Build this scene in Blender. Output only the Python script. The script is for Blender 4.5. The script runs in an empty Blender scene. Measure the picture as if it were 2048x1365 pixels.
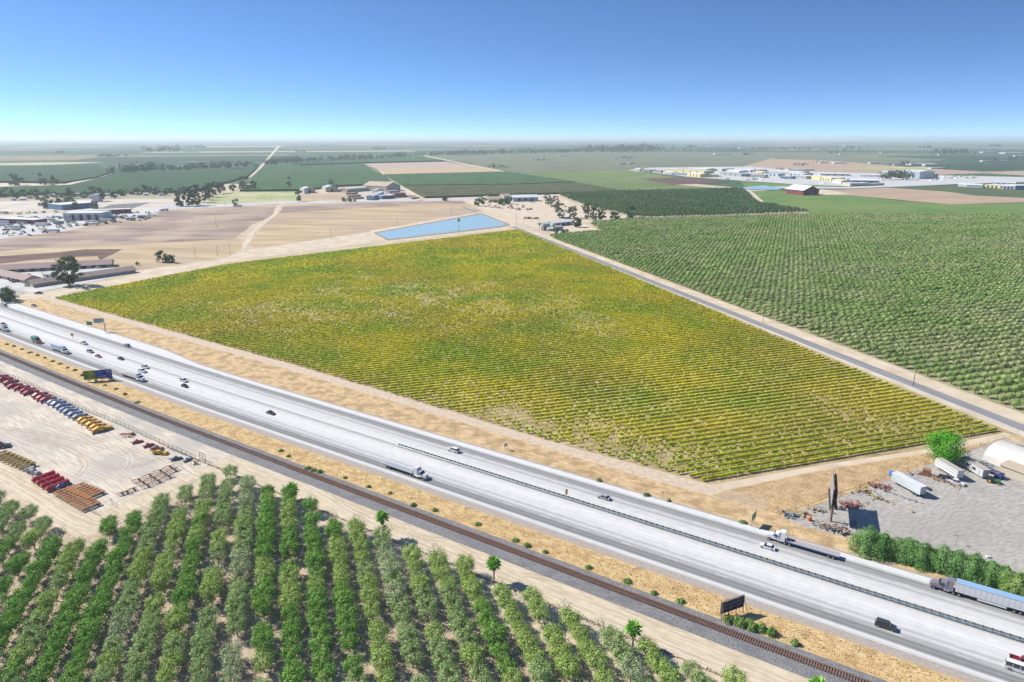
import bpy, bmesh, math, random
import numpy as np
from mathutils import Vector, Matrix

SC = bpy.context.scene
COL = SC.collection
R = math.radians

# ------------------------------------------------------------------ camera
CAM_H = 120.0
FPX, CX, CY, HY = 1365.0, 1024.0, 682.5, 276.0
PITCH = math.atan((CY - HY) / FPX)
cam_d = bpy.data.cameras.new("camera")
cam_d.sensor_width = 36.0
cam_d.lens = 36.0 * FPX / 2048.0
cam_d.clip_start = 1.0
cam_d.clip_end = 120000.0
cam = bpy.data.objects.new("camera", cam_d)
COL.objects.link(cam)
cam.location = (0, 0, CAM_H)
cam.rotation_euler = (math.pi / 2 - PITCH, 0, 0)
SC.camera = cam

# ------------------------------------------------------------------ light
SUN_EL, SUN_SHADOW_DIR = R(41), R(-17)
world = bpy.data.worlds.new("World")
SC.world = world
world.use_nodes = True
wn = world.node_tree
bg = wn.nodes["Background"]
sky = wn.nodes.new("ShaderNodeTexSky")
sky.sky_type = 'NISHITA'
sky.sun_disc = False
sky.sun_elevation = SUN_EL
sky.sun_rotation = math.atan2(-math.cos(SUN_SHADOW_DIR), -math.sin(SUN_SHADOW_DIR))
sky.altitude = 1500
sky.air_density = 1.0
sky.dust_density = 0.3
sky.ozone_density = 2.6
wtc = wn.nodes.new("ShaderNodeTexCoord")
wmp = wn.nodes.new("ShaderNodeMapping")
wmp.inputs["Scale"].default_value = (1, 1, 2.6)
wn.links.new(wtc.outputs["Generated"], wmp.inputs[0])
wmp.inputs["Location"].default_value = (0, 0, .10)
wn.links.new(wmp.outputs[0], sky.inputs[0])
hsv = wn.nodes.new("ShaderNodeHueSaturation")
hsv.inputs["Saturation"].default_value = 1.14
hsv.inputs["Hue"].default_value = 0.502
wn.links.new(sky.outputs[0], hsv.inputs["Color"])
wn.links.new(hsv.outputs[0], bg.inputs[0])
bg.inputs[1].default_value = 0.125

sun_d = bpy.data.lights.new("sun", 'SUN')
sun_d.energy = 5.0
sun_d.angle = R(0.53)
sun_d.color = (1.0, 0.95, 0.87)
sun = bpy.data.objects.new("sun", sun_d)
COL.objects.link(sun)
ldir = Vector((math.cos(SUN_SHADOW_DIR) * math.cos(SUN_EL), math.sin(SUN_SHADOW_DIR) * math.cos(SUN_EL), -math.sin(SUN_EL)))
sun.rotation_euler = ldir.to_track_quat('-Z', 'Y').to_euler()
sun.location = (-300, 100, 400)
SC.view_settings.view_transform = 'Standard'
SC.view_settings.look = 'None'
SC.view_settings.exposure = 0.72
SC.view_settings.gamma = 1.0
try:
    SC.cycles.max_bounces = 5
    SC.cycles.diffuse_bounces = 2
    SC.cycles.transparent_max_bounces = 6
    SC.cycles.volume_bounces = 1
except Exception:
    pass

# ------------------------------------------------------------------ survey helpers
def G(x, y, z=0.0):
    """ground point seen at photo pixel (x, y) of 2048 x 1365"""
    u = (x - CX) / FPX; v = -(y - CY) / FPX
    zz = v * math.cos(PITCH) - math.sin(PITCH)
    t = (CAM_H - z) / -zz
    return Vector((u * t, (math.cos(PITCH) + v * math.sin(PITCH)) * t, z))

def project(p):
    d = Vector(p) - Vector((0, 0, CAM_H))
    f = d.y * math.cos(PITCH) - d.z * math.sin(PITCH)
    up = d.y * math.sin(PITCH) + d.z * math.cos(PITCH)
    if f <= 1: return (-9999, -9999)
    return (CX + FPX * d.x / f, CY - FPX * up / f)

GA = R(18)                                   # the farm grid
def E(a, b, z=0.0):
    return Vector((a * math.cos(GA) - b * math.sin(GA), a * math.sin(GA) + b * math.cos(GA), z))
def toE(p):
    return (p[0] * math.cos(GA) + p[1] * math.sin(GA), -p[0] * math.sin(GA) + p[1] * math.cos(GA))
FA = R(33)                                   # the freeway corridor
def bend(al):
    return 0.0 if al > -280 else 6.7 * ((-280 - al) / 277.0) ** 1.3
def S(al, s, z=0.0):
    s2 = s + bend(al)
    return Vector((al * math.cos(FA) + s2 * math.sin(FA), -al * math.sin(FA) + s2 * math.cos(FA), z))
def toS(p):
    al = p[0] * math.cos(FA) - p[1] * math.sin(FA)
    return al, p[0] * math.sin(FA) + p[1] * math.cos(FA) - bend(al)
def inpoly(p, poly):
    x, y = p[0], p[1]; c = False; n = len(poly)
    for i in range(n):
        x1, y1 = poly[i][0], poly[i][1]; x2, y2 = poly[(i + 1) % n][0], poly[(i + 1) % n][1]
        if (y1 > y) != (y2 > y) and x < (x2 - x1) * (y - y1) / (y2 - y1) + x1: c = not c
    return c

# ------------------------------------------------------------------ materials
MATS = {}
ALB = 0.72
def rgb(c):
    return (c[0], c[1], c[2], 1.0)
def M(key, c1, c2=None, scale=0.3, rough=0.9, metal=0.0, detail=4.0, stretch=None, rot=0.0, c3=None, scale2=None, amt2=0.5, lo=0.35, hi=0.65, isl=0.0, spec=0.3, bump=0.0, bscale=None, alpha=None, coat=0.0, leaf=False):
    if key in MATS: return MATS[key]
    if not leaf:
        c1 = tuple(v * ALB for v in c1); c2 = c2 and tuple(v * ALB for v in c2); c3 = c3 and tuple(v * ALB for v in c3)
    m = bpy.data.materials.new(key); m.use_nodes = True
    nt = m.node_tree; N = nt.nodes; L = nt.links
    b = N["Principled BSDF"]
    b.inputs["Roughness"].default_value = rough
    b.inputs["Metallic"].default_value = metal
    b.inputs["Specular IOR Level"].default_value = spec
    if coat: b.inputs["Coat Weight"].default_value = coat
    geo = N.new("ShaderNodeNewGeometry")
    vec = geo.outputs["Position"]
    if stretch or rot:
        mp = N.new("ShaderNodeMapping"); mp.vector_type = 'TEXTURE'
        mp.inputs["Rotation"].default_value = (0, 0, rot)
        mp.inputs["Scale"].default_value = stretch or (1, 1, 1)
        L.new(vec, mp.inputs[0]); vec = mp.outputs[0]
    out = None
    if c2 is not None:
        nz = N.new("ShaderNodeTexNoise"); nz.inputs["Scale"].default_value = scale; nz.inputs["Detail"].default_value = detail
        L.new(vec, nz.inputs["Vector"])
        rp = N.new("ShaderNodeMapRange"); rp.inputs[1].default_value = lo; rp.inputs[2].default_value = hi
        L.new(nz.outputs["Fac"], rp.inputs[0])
        mx = N.new("ShaderNodeMix"); mx.data_type = 'RGBA'
        mx.inputs["A"].default_value = rgb(c1); mx.inputs["B"].default_value = rgb(c2)
        L.new(rp.outputs[0], mx.inputs["Factor"]); out = mx.outputs["Result"]
    else:
        b.inputs["Base Color"].default_value = rgb(c1)
    if c3 is not None:
        nz = N.new("ShaderNodeTexNoise"); nz.inputs["Scale"].default_value = scale2 or scale * 0.2; nz.inputs["Detail"].default_value = 3
        nz.inputs["Vector"].default_value = (0, 0, 0); L.new(geo.outputs["Position"], nz.inputs["Vector"])
        rp = N.new("ShaderNodeMapRange"); rp.inputs[1].default_value = 0.45; rp.inputs[2].default_value = 0.62; rp.inputs[4].default_value = amt2
        L.new(nz.outputs["Fac"], rp.inputs[0])
        mx = N.new("ShaderNodeMix"); mx.data_type = 'RGBA'
        L.new(out, mx.inputs["A"]); mx.inputs["B"].default_value = rgb(c3)
        L.new(rp.outputs[0], mx.inputs["Factor"]); out = mx.outputs["Result"]
    if isl > 0:
        rp = N.new("ShaderNodeMapRange"); rp.inputs[3].default_value = 1 - isl; rp.inputs[4].default_value = 1 + isl
        L.new(geo.outputs["Random Per Island"], rp.inputs[0])
        vm = N.new("ShaderNodeVectorMath"); vm.operation = 'SCALE'
        if out is None:
            vm.inputs[0].default_value = c1[:3]
        else:
            L.new(out, vm.inputs[0])
        L.new(rp.outputs[0], vm.inputs["Scale"]); out = vm.outputs[0]
    if out is not None: L.new(out, b.inputs["Base Color"])
    if bump > 0:
        nz = N.new("ShaderNodeTexNoise"); nz.inputs["Scale"].default_value = bscale or scale * 3; nz.inputs["Detail"].default_value = 4
        L.new(vec, nz.inputs["Vector"])
        bp = N.new("ShaderNodeBump"); bp.inputs["Strength"].default_value = 1.0; bp.inputs["Distance"].default_value = bump
        L.new(nz.outputs["Fac"], bp.inputs["Height"]); L.new(bp.outputs[0], b.inputs["Normal"])
    if alpha is not None:
        b.inputs["Alpha"].default_value = alpha
    MATS[key] = m
    return m

# ------------------------------------------------------------------ objects
def link(o, parent=None):
    COL.objects.link(o)
    if parent is not None: o.parent = parent
    return o
def tag(o, label=None, cat=None, group=None, kind=None):
    if label: o["label"] = label
    if cat: o["category"] = cat
    if group: o["group"] = group
    if kind: o["kind"] = kind
    return o
def thing(name, label, cat, loc=(0, 0, 0), rz=0.0, group=None):
    o = bpy.data.objects.new(name, None); o.empty_display_size = 0.5
    COL.objects.link(o); o.location = loc; o.rotation_euler = (0, 0, rz)
    return tag(o, label, cat, group)
def copy_tree(o, parent=None):
    c = o.copy(); COL.objects.link(c)
    if parent is not None: c.parent = parent
    for ch in list(o.children): copy_tree(ch, c)
    return c
def dup(o, loc, rz, label, group=None, sc=None):
    c = copy_tree(o); c.location = loc; c.rotation_euler = (0, 0, rz); c["label"] = label
    if group: c["group"] = group
    if sc: c.scale = sc
    return c

class MB:
    """collects shapes, links them as one mesh object"""
    def __init__(s): s.v = []; s.f = []; s.m = []; s.sm = []
    def add(s, vs, fs, mi=0, smooth=False):
        o = len(s.v); s.v += [tuple(v) for v in vs]
        for f in fs: s.f.append([i + o for i in f]); s.m.append(mi); s.sm.append(smooth)
    def box(s, c, d, rz=0.0, mi=0, rx=0.0, ry=0.0, taper=1.0):
        x, y, z = d[0] / 2, d[1] / 2, d[2] / 2
        mt = Matrix.Rotation(rz, 3, 'Z') @ Matrix.Rotation(ry, 3, 'Y') @ Matrix.Rotation(rx, 3, 'X')
        vs = []
        for k in (-1, 1):
            t = taper if k > 0 else 1.0
            for i, j in ((-1, -1), (1, -1), (1, 1), (-1, 1)):
                vs.append(mt @ Vector((i * x * t, j * y * t, k * z)) + Vector(c))
        s.add(vs, [(3, 2, 1, 0), (4, 5, 6, 7), (0, 1, 5, 4), (1, 2, 6, 5), (2, 3, 7, 6), (3, 0, 4, 7)], mi)
    def tube(s, p0, p1, r, n=6, mi=0, r1=None, smooth=True, caps=True):
        p0, p1 = Vector(p0), Vector(p1); d = (p1 - p0)
        if d.length < 1e-6: return
        d.normalize(); a = d.orthogonal().normalized(); b = d.cross(a); r1 = r if r1 is None else r1
        vs = []
        for p, q in ((p0, r), (p1, r1)):
            for i in range(n):
                t = 2 * math.pi * i / n; vs.append(p + (a * math.cos(t) + b * math.sin(t)) * q)
        fs = [(i, (i + 1) % n, n + (i + 1) % n, n + i) for i in range(n)]
        s.add(vs, fs, mi, smooth)
        if caps: s.add(vs, [tuple(range(n - 1, -1, -1)), tuple(range(n, 2 * n))], mi)
    def prism(s, prof, y0, y1, mi=0, inset=None):
        """side profile [(x,z)] (counter-clockwise) extruded in y; inset = per point narrowing"""
        n = len(prof); ins = inset or [0] * n
        vs = [(p[0], y0 + ins[i], p[1]) for i, p in enumerate(prof)] + [(p[0], y1 - ins[i], p[1]) for i, p in enumerate(prof)]
        fs = [tuple(range(n)), tuple(range(2 * n - 1, n - 1, -1))]
        fs += [((i + 1) % n, i, n + i, n + (i + 1) % n) for i in range(n)]
        s.add(vs, fs, mi)
    def poly(s, pts, z=0.0, mi=0):
        s.add([(p[0], p[1], z) for p in pts], [tuple(range(len(pts)))], mi)
    def blob(s, c, r, mi=0, n=8, k=5, jit=0.0, rnd=None):
        vs = []; fs = []
        rnd = rnd or random
        for i in range(k + 1):
            ph = math.pi * i / k
            for j in range(n):
                th = 2 * math.pi * j / n; q = 1 + (rnd.random() - .5) * jit
                vs.append((c[0] + r[0] * q * math.sin(ph) * math.cos(th), c[1] + r[1] * q * math.sin(ph) * math.sin(th), c[2] + r[2] * q * math.cos(ph)))
        for i in range(k):
            for j in range(n): fs.append((i * n + j, (i + 1) * n + j, (i + 1) * n + (j + 1) % n, i * n + (j + 1) % n))
        s.add(vs, fs, mi, True)
    def mesh(s, name, mats):
        me = bpy.data.meshes.new(name)
        me.from_pydata(s.v, [], s.f)
        for m in (mats if isinstance(mats, (list, tuple)) else [mats]): me.materials.append(m)
        if me.polygons:
            me.polygons.foreach_set("material_index", s.m)
            me.polygons.foreach_set("use_smooth", s.sm)
        me.update(); return me
    def build(s, name, mats, parent=None):
        return link(bpy.data.objects.new(name, s.mesh(name, mats)), parent)

def np_mesh(name, V, F, mats, midx=None):
    """V (n,3), F (m,k)"""
    me = bpy.data.meshes.new(name)
    V = np.asarray(V, dtype=np.float32); F = np.asarray(F, dtype=np.int32); m, k = F.shape
    me.vertices.add(len(V)); me.vertices.foreach_set("co", V.ravel())
    me.loops.add(m * k); me.loops.foreach_set("vertex_index", F.ravel())
    me.polygons.add(m)
    me.polygons.foreach_set("loop_start", np.arange(0, m * k, k, dtype=np.int32))
    me.polygons.foreach_set("loop_total", np.full(m, k, dtype=np.int32))
    for mm in (mats if isinstance(mats, (list, tuple)) else [mats]): me.materials.append(mm)
    if midx is not None: me.polygons.foreach_set("material_index", np.asarray(midx, dtype=np.int32))
    me.update(calc_edges=True); return me

def leaves(rng, C, size, up=0.5, aspect=0.6, N=None, nj=0.55, T=None):
    """one leafy card per centre in C (n,3); size (n,) ; returns V,F"""
    n = len(C)
    if N is None:
        nr = rng.normal(size=(n, 3)); nr[:, 2] = np.abs(nr[:, 2]) + up * 2
    else:
        N = N / (np.linalg.norm(N, axis=1)[:, None] + 1e-6)
        nr = N + rng.normal(size=(n, 3)) * nj; nr[:, 2] += up * .6
    nr /= np.linalg.norm(nr, axis=1)[:, None]
    t = rng.normal(size=(n, 3)) if T is None else rng.normal(size=(n, 3)) * .35 + T
    t -= (t * nr).sum(1)[:, None] * nr
    t /= np.linalg.norm(t, axis=1)[:, None]
    b = np.cross(nr, t)
    size = np.asarray(size).reshape(-1, 1) * 0.5
    asp = aspect + rng.random((n, 1)) * (1 - aspect)
    V = np.stack([C - t * size, C - b * size * asp, C + t * size, C + b * size * asp * rng.uniform(.5, 1.2, (n, 1))], 1).reshape(-1, 3)
    F = np.arange(4 * n).reshape(n, 4)
    return V, F
def cat_VF(parts):
    Vs, Fs, o = [], [], 0
    for V, F in parts:
        Vs.append(V); Fs.append(F + o); o += len(V)
    return np.concatenate(Vs), np.concatenate(Fs)
def tubes_np(P0, P1, r0, r1=None):
    """square stems"""
    n = len(P0); r1 = r0 if r1 is None else r1
    off = np.array([[1, 0, 0], [0, 1, 0], [-1, 0, 0], [0, -1, 0]], dtype=float)
    V = np.concatenate([P0[:, None, :] + off[None] * r0, P1[:, None, :] + off[None] * r1], 1).reshape(-1, 3)
    base = np.arange(n)[:, None, None] * 8
    q = np.array([[0, 1, 5, 4], [1, 2, 6, 5], [2, 3, 7, 6], [3, 0, 4, 7]])[None]
    return V, (base + q).reshape(-1, 4)
def ordn(n):
    w = ["", "first", "second", "third", "fourth", "fifth", "sixth", "seventh", "eighth", "ninth", "tenth", "eleventh", "twelfth"]
    if n < len(w): return w[n]
    sfx = "th" if 10 <= n % 100 <= 20 else {1: "st", 2: "nd", 3: "rd"}.get(n % 10, "th")
    return "%d%s" % (n, sfx)
def sheet(name, pts, z, mat, kind="structure"):
    b = MB(); b.poly(pts, z); o = b.build(name, mat); return tag(o, kind=kind)
def strip(name, s0, s1, z, mat, a0=-1500, a1=260, step=20, s0f=None, s1f=None):
    """corridor strip with uv = (along, across)"""
    al = list(np.arange(a0, a1 + .1, step)); vs = []; fs = []; uv = []
    for a in al:
        p = s0f(a) if s0f else s0; q = s1f(a) if s1f else s1
        vs += [S(a, p, z), S(a, q, z)]; uv += [(a, p), (a, q)]
    for i in range(len(al) - 1): fs.append((2 * i, 2 * i + 2, 2 * i + 3, 2 * i + 1))
    me = bpy.data.meshes.new(name); me.from_pydata([tuple(v) for v in vs], [], fs)
    ul = me.uv_layers.new(name="UVMap")
    for lp in me.loops: ul.data[lp.index].uv = uv[lp.vertex_index]
    me.materials.append(mat); me.update()
    return link(bpy.data.objects.new(name, me))
# ================================================================== land
def leafmat(key, c1, c2, scale=0.05, c3=None, scale2=None, isl=0.28, lo=0.35, hi=0.65, trans=0.3, amt2=0.6):
    if key in MATS: return MATS[key]
    m = M(key, c1, c2, scale=scale, rough=0.75, detail=3, c3=c3, scale2=scale2, isl=isl, lo=lo, hi=hi, spec=0.15, amt2=amt2, leaf=True)
    nt = m.node_tree; b = nt.nodes["Principled BSDF"]
    tr = nt.nodes.new("ShaderNodeBsdfTranslucent"); mx = nt.nodes.new("ShaderNodeMixShader"); mx.inputs[0].default_value = trans
    src = b.inputs["Base Color"].links[0].from_socket
    nt.links.new(src, tr.inputs[0]); nt.links.new(b.outputs[0], mx.inputs[1]); nt.links.new(tr.outputs[0], mx.inputs[2])
    out = [n for n in nt.nodes if n.type == 'OUTPUT_MATERIAL'][0]
    nt.links.new(mx.outputs[0], out.inputs[0]); return m

def ground_mat():
    m = bpy.data.materials.new("valley_ground"); m.use_nodes = True
    nt = m.node_tree; N = nt.nodes; L = nt.links; b = N["Principled BSDF"]; b.inputs["Roughness"].default_value = 0.95
    b.inputs["Specular IOR Level"].default_value = 0.1
    geo = N.new("ShaderNodeNewGeometry")
    def patch(sx, sy, off):
        mp = N.new("ShaderNodeMapping"); mp.vector_type = 'TEXTURE'
        mp.inputs["Rotation"].default_value = (0, 0, GA); mp.inputs["Scale"].default_value = (sx, sy, 1000); mp.inputs["Location"].default_value = (off, off * .7, 0)
        L.new(geo.outputs["Position"], mp.inputs[0])
        fl = N.new("ShaderNodeVectorMath"); fl.operation = 'FLOOR'; L.new(mp.outputs[0], fl.inputs[0])
        w = N.new("ShaderNodeTexWhiteNoise"); w.noise_dimensions = '2D'; L.new(fl.outputs[0], w.inputs["Vector"])
        return w.outputs["Value"]
    r1 = N.new("ShaderNodeValToRGB"); cr = r1.color_ramp; cr.interpolation = 'CONSTANT'
    stops = [(0, (.03, .065, .035)), (.22, (.04, .085, .045)), (.42, (.05, .10, .05)), (.58, (.075, .12, .06)), (.70, (.03, .06, .035)), (.82, (.20, .17, .10)), (.90, (.13, .16, .07)), (.96, (.34, .27, .18))]
    cr.elements[0].position = 0; cr.elements[0].color = rgb(stops[0][1]); cr.elements[1].position = stops[1][0]; cr.elements[1].color = rgb(stops[1][1])
    for p, c in stops[2:]:
        e = cr.elements.new(p); e.color = rgb(c)
    L.new(patch(1150, 640, 37), r1.inputs[0])
    nz = N.new("ShaderNodeTexNoise"); nz.inputs["Scale"].default_value = 0.02; nz.inputs["Detail"].default_value = 8; nz.inputs["Roughness"].default_value = 0.7
    L.new(geo.outputs["Position"], nz.inputs["Vector"])
    rp = N.new("ShaderNodeMapRange"); rp.inputs[1].default_value = .3; rp.inputs[2].default_value = .7; rp.inputs[3].default_value = .55; rp.inputs[4].default_value = 1.35
    L.new(nz.outputs["Fac"], rp.inputs[0])
    vm = N.new("ShaderNodeVectorMath"); vm.operation = 'SCALE'; L.new(r1.outputs[0], vm.inputs[0]); L.new(rp.outputs[0], vm.inputs["Scale"])
    L.new(vm.outputs[0], b.inputs["Base Color"])
    return m
gb = MB()
W = 60000
gb.add([(-W, -400, 0), (W, -400, 0), (W, 72000, 0), (-W, 72000, 0)], [(0, 1, 2, 3)])
tag(gb.build("ground", ground_mat()), kind="structure")

# soils
tag(sheet("near_plain", [(-900, -300), (900, -300), (900, 1000), (500, 1900), (-900, 1900)], .008, M("near_plain_soil", (.50, .41, .28), (.62, .52, .38), scale=.05, detail=7)))
DIRT = M("packed_dirt", (.54, .44, .31), (.74, .63, .47), scale=1.0, detail=10, stretch=(8, 1, 1), rot=-FA, c3=(.50, .42, .31), scale2=0.5, amt2=.4, bump=.02, bscale=2)
YARD = M("yard_dirt", (.46, .39, .30), (.80, .72, .60), scale=1.1, stretch=(10, 1, 1), rot=R(-38), c3=(.44, .41, .38), scale2=0.04, amt2=.7, detail=11, lo=.3, hi=.7)
ORCHSOIL = M("orchard_soil", (.46, .35, .25), (.66, .53, .40), scale=0.6, detail=8, c3=(.34, .26, .19), scale2=1.1, amt2=.5)
VINESOIL = M("vineyard_soil", (.32, .22, .11), (.60, .44, .29), scale=0.12, detail=6, c3=(.34, .32, .10), scale2=.5, amt2=.7)
DRYGRASS = M("dry_grass", (.56, .37, .15), (.76, .58, .31), scale=1.3, stretch=(3, 1, 1), rot=-FA, detail=9, c3=(.42, .25, .11), bump=.15, scale2=0.25, amt2=.6)
DRYGRASS2 = M("dry_grass_verge", (.54, .37, .18), (.78, .58, .34), scale=.6, detail=9, c3=(.36, .25, .12), scale2=0.18, amt2=.75, stretch=(2.5, 1, 1), rot=-FA, bump=.25, bscale=1.2)
BALLAST = M("ballast", (.15, .15, .16), (.31, .305, .30), scale=2.2, detail=6, c3=(.14, .145, .16), scale2=.2, amt2=.4, bump=.06)
GRAVELSH = M("shoulder_gravel", (.38, .33, .28), (.46, .41, .36), scale=1.2, detail=6)
ASPH = M("asphalt_road", (.23, .23, .235), (.30, .30, .30), scale=.4, stretch=(12, 1, 1), rot=R(108), detail=4)
YARDASPH = M("gravel_lot", (.35, .33, .30), (.52, .49, .44), scale=1.1, detail=12, stretch=(3, 1, 1), rot=R(25), c3=(.33, .31, .29), scale2=.05, amt2=.4)
CONC_LT = M("light_concrete", (.50, .49, .48), (.64, .63, .61), scale=.06, detail=7)
TAN1 = M("fallow_tan", (.42, .31, .18), (.62, .47, .29), scale=.04, stretch=(5, 1, 1), rot=R(-5), detail=11, c3=(.40, .29, .24), scale2=.006, amt2=.55)
TANB = M("fallow_pink_brown", (.22, .155, .135), (.42, .31, .25), scale=.04, stretch=(5, 1, 1), rot=R(-5), detail=11, c3=(.58, .46, .31), scale2=.012, amt2=.5)
PATHM2 = M("vine_edge_soil", (.54, .42, .31), (.68, .56, .43), scale=.5, detail=8)
PATHM = M("pale_track", (.56, .46, .33), (.72, .61, .47), scale=.08, detail=8)

def concrete():
    m = bpy.data.materials.new("freeway_concrete"); m.use_nodes = True
    nt = m.node_tree; N = nt.nodes; L = nt.links; b = N["Principled BSDF"]; b.inputs["Roughness"].default_value = 0.85
    b.inputs["Specular IOR Level"].default_value = 0.15
    uv = N.new("ShaderNodeUVMap"); sp = N.new("ShaderNodeSeparateXYZ"); L.new(uv.outputs[0], sp.inputs[0])
    # wander
    n1 = N.new("ShaderNodeTexNoise"); mp = N.new("ShaderNodeMapping"); mp.inputs["Scale"].default_value = (.006, .35, 1)
    L.new(uv.outputs[0], mp.inputs[0]); L.new(mp.outputs[0], n1.inputs["Vector"]); n1.inputs["Scale"].default_value = 1; n1.inputs["Detail"].default_value = 4
    mr = N.new("ShaderNodeMapRange"); mr.inputs[1].default_value = 164; mr.inputs[2].default_value = 210
    L.new(sp.outputs[1], mr.inputs[0])
    rp = N.new("ShaderNodeValToRGB"); cr = rp.color_ramp
    W0, W1, G1, G2, G3 = .86, .80, .60, .42, .30
    bands = [(164, .70), (167.3, .76), (168.8, .80), (169.6, .50), (170.2, G3), (170.8, .40), (171.5, G2), (172.1, .30), (172.9, .62), (174.2, G1), (175.2, .76), (176.4, .62), (177.2, .82), (179.2, .78), (181, .86), (183.2, .84), (185.2, .87), (186.9, .62), (187.6, .62), (188.4, .86), (190.6, .84), (192.4, .74), (193.6, .82), (195, .60), (196.2, .74), (197.4, .56), (198.3, .42), (199.2, .50), (199.9, .32), (200.8, .62), (201.8, .82), (204.5, .84), (210, .84)]
    # a ramp holds 32 stops
    bands = bands[:32]
    for i, (s_, c_) in enumerate(bands):
        p = (s_ - 164) / 46.0
        e = cr.elements[i] if i < 2 else cr.elements.new(p)
        c_ = c_ * .60 if c_ > .7 else c_ * .50; e.position = p; e.color = (c_, c_, c_ * .985, 1)
    L.new(mr.outputs[0], rp.inputs[0])
    r2 = N.new("ShaderNodeMapRange"); r2.inputs[1].default_value = .3; r2.inputs[2].default_value = .7; r2.inputs[3].default_value = .93; r2.inputs[4].default_value = 1.04
    L.new(n1.outputs["Fac"], r2.inputs[0])
    v1 = N.new("ShaderNodeVectorMath"); v1.operation = 'SCALE'; L.new(rp.outputs[0], v1.inputs[0]); L.new(r2.outputs[0], v1.inputs["Scale"])
    # slab joints every 4.6 m, faint
    n2 = N.new("ShaderNodeTexNoise"); n2.inputs["Scale"].default_value = .35; n2.inputs["Detail"].default_value = 6; L.new(uv.outputs[0], n2.inputs["Vector"])
    r3 = N.new("ShaderNodeMapRange"); r3.inputs[1].default_value = .3; r3.inputs[2].default_value = .7; r3.inputs[3].default_value = .93; r3.inputs[4].default_value = 1.05
    L.new(n2.outputs["Fac"], r3.inputs[0])
    v2 = N.new("ShaderNodeVectorMath"); v2.operation = 'SCALE'; L.new(v1.outputs[0], v2.inputs[0]); L.new(r3.outputs[0], v2.inputs["Scale"])
    L.new(v2.outputs[0], b.inputs["Base Color"]); return m
CONCRETE = concrete()

# ---- corridor
def st(*a, **k): return tag(strip(*a, **k), kind="structure")
def upper(a):
    t = min(1, max(0, (-330 - a) / 60.0)); return 204.2 + 5.0 * t * t * (3 - 2 * t)
st("dirt_track", 120, 146.2, .03, DIRT, a0=-420)
st("railway_ballast", 145.6, 155, .10, BALLAST)
st("grass_verge_south", 154.6, 164.8, .12, DRYGRASS)
st("gravel_shoulder", 164.3, 168, .14, GRAVELSH)
o = st("freeway", 167.4, None, .18, CONCRETE, s0f=lambda a: 167.4, s1f=upper)
st("gravel_shoulder_north", None, None, .12, GRAVELSH, s0f=lambda a: upper(a) - 1, s1f=lambda a: upper(a) + 1.3)
def vedge(a): return 223.6 + min(9, max(0, (-120 - a) * .052))
def gedge(a): return 216.5 + min(10.5, max(0, (-90 - a) * .05))
st("grass_verge_north", None, None, .08, DRYGRASS2, s0f=upper, s1f=gedge)
st("vineyard_edge_track", None, None, .07, PATHM2, a1=-38, s0f=lambda a: gedge(a) - .5, s1f=lambda a: vedge(a) + 1)
st("lot_bank", None, None, .065, DRYGRASS2, a0=-40, a1=260, s0f=lambda a: gedge(a) - .5, s1f=lambda a: vedge(a) + 3)
WHITE = M("white_paint", (.85, .85, .84)); YEL = M("yellow_paint", (.72, .58, .30))
def markings():
    b = MB()
    def ln(s, w, a0, a1, mi):
        a = a0
        while a < a1:
            b.add([S(a, s - w, .186), S(min(a + 20, a1), s - w, .186), S(min(a + 20, a1), s + w, .186), S(a, s + w, .186)], [(0, 1, 2, 3)], mi); a += 20
    ln(169.0, .07, -900, 240, 0); ln(202.3, .07, -900, 240, 0); ln(185.6, .08, -900, 240, 1); ln(189.4, .08, -900, 240, 1)
    for s in (173.2, 176.9, 181.0, 193.2, 197.0):
        a = -700
        while a < 240: ln(s, .07, a, a + 3.6, 0); a += 14.6
    o = b.build("road_markings", [WHITE, YEL]); tag(o, kind="structure")
markings()
JOINT = M("joint_sealant", (.30, .30, .30))
jb = MB()
for s in (173.05, 177.05, 180.85, 184.9, 190.2, 193.4, 196.85, 167.9):
    a = -700
    while a < 240:
        jb.add([S(a, s - .06, .183), S(a + 20, s - .06, .183), S(a + 20, s + .05, .183), S(a, s + .05, .183)], [(0, 1, 2, 3)]); a += 20
tag(jb.build("pavement_joints", JOINT), kind="structure")

# ---- areas
def gp(*px): return [G(x, y) for x, y in px]
orch_poly = [S(-420, 136), S(260, 136), S(260, 20), S(-420, 20)]
sheet("orchard_ground", [S(-600, 137), S(260, 137), S(260, -60), S(-600, -60)], .02, ORCHSOIL)
yc0, yc1, yc2, yc3 = G(-120, 835), G(190, 1030), G(430, 925), G(-60, 712)
sheet("equipment_yard", [G(-420, 800), G(0, 906), yc1, S(toS(yc2)[0], 137.5), S(toS(yc2)[0], 146), S(-700, 151)], .05, YARD)
sheet("yard_perimeter_track", [G(-300, 880), G(0, 906), yc1, S(toS(yc2)[0] - 4, 136), S(toS(yc2)[0] + 30, 136.5), G(455, 948), G(160, 1080), G(0, 990), G(-300, 905)], .035, DIRT)

# vineyard block
VB = [E(130, 186), E(284, 186), E(303, 893), G(455, 527), G(238, 566), G(60, 597)] + [S(a, vedge(a) + .8) for a in range(-560, -55, 20)] + [S(-58, 224.2)]
sheet("vineyard_ground", VB, .03, VINESOIL)
sheet("dry_grass_triangle", [S(-58, 216), S(-58, 224.5), E(281, 187), E(284, 181.0), G(1600, 1034), G(1560, 1036)], .045, DRYGRASS2)
sheet("field_track", [G(1395, 974), G(1440, 968), G(1640, 931), G(1840, 901), G(2010, 866), G(2030, 872), G(1905, 900), G(1845, 908), G(1640, 941), G(1440, 984)], .06, PATHM)
sheet("farmyard_apron", [G(60, 592), G(238, 558), G(245, 566), G(150, 582), G(118, 597), G(75, 605)], .06, PATHM)

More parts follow.
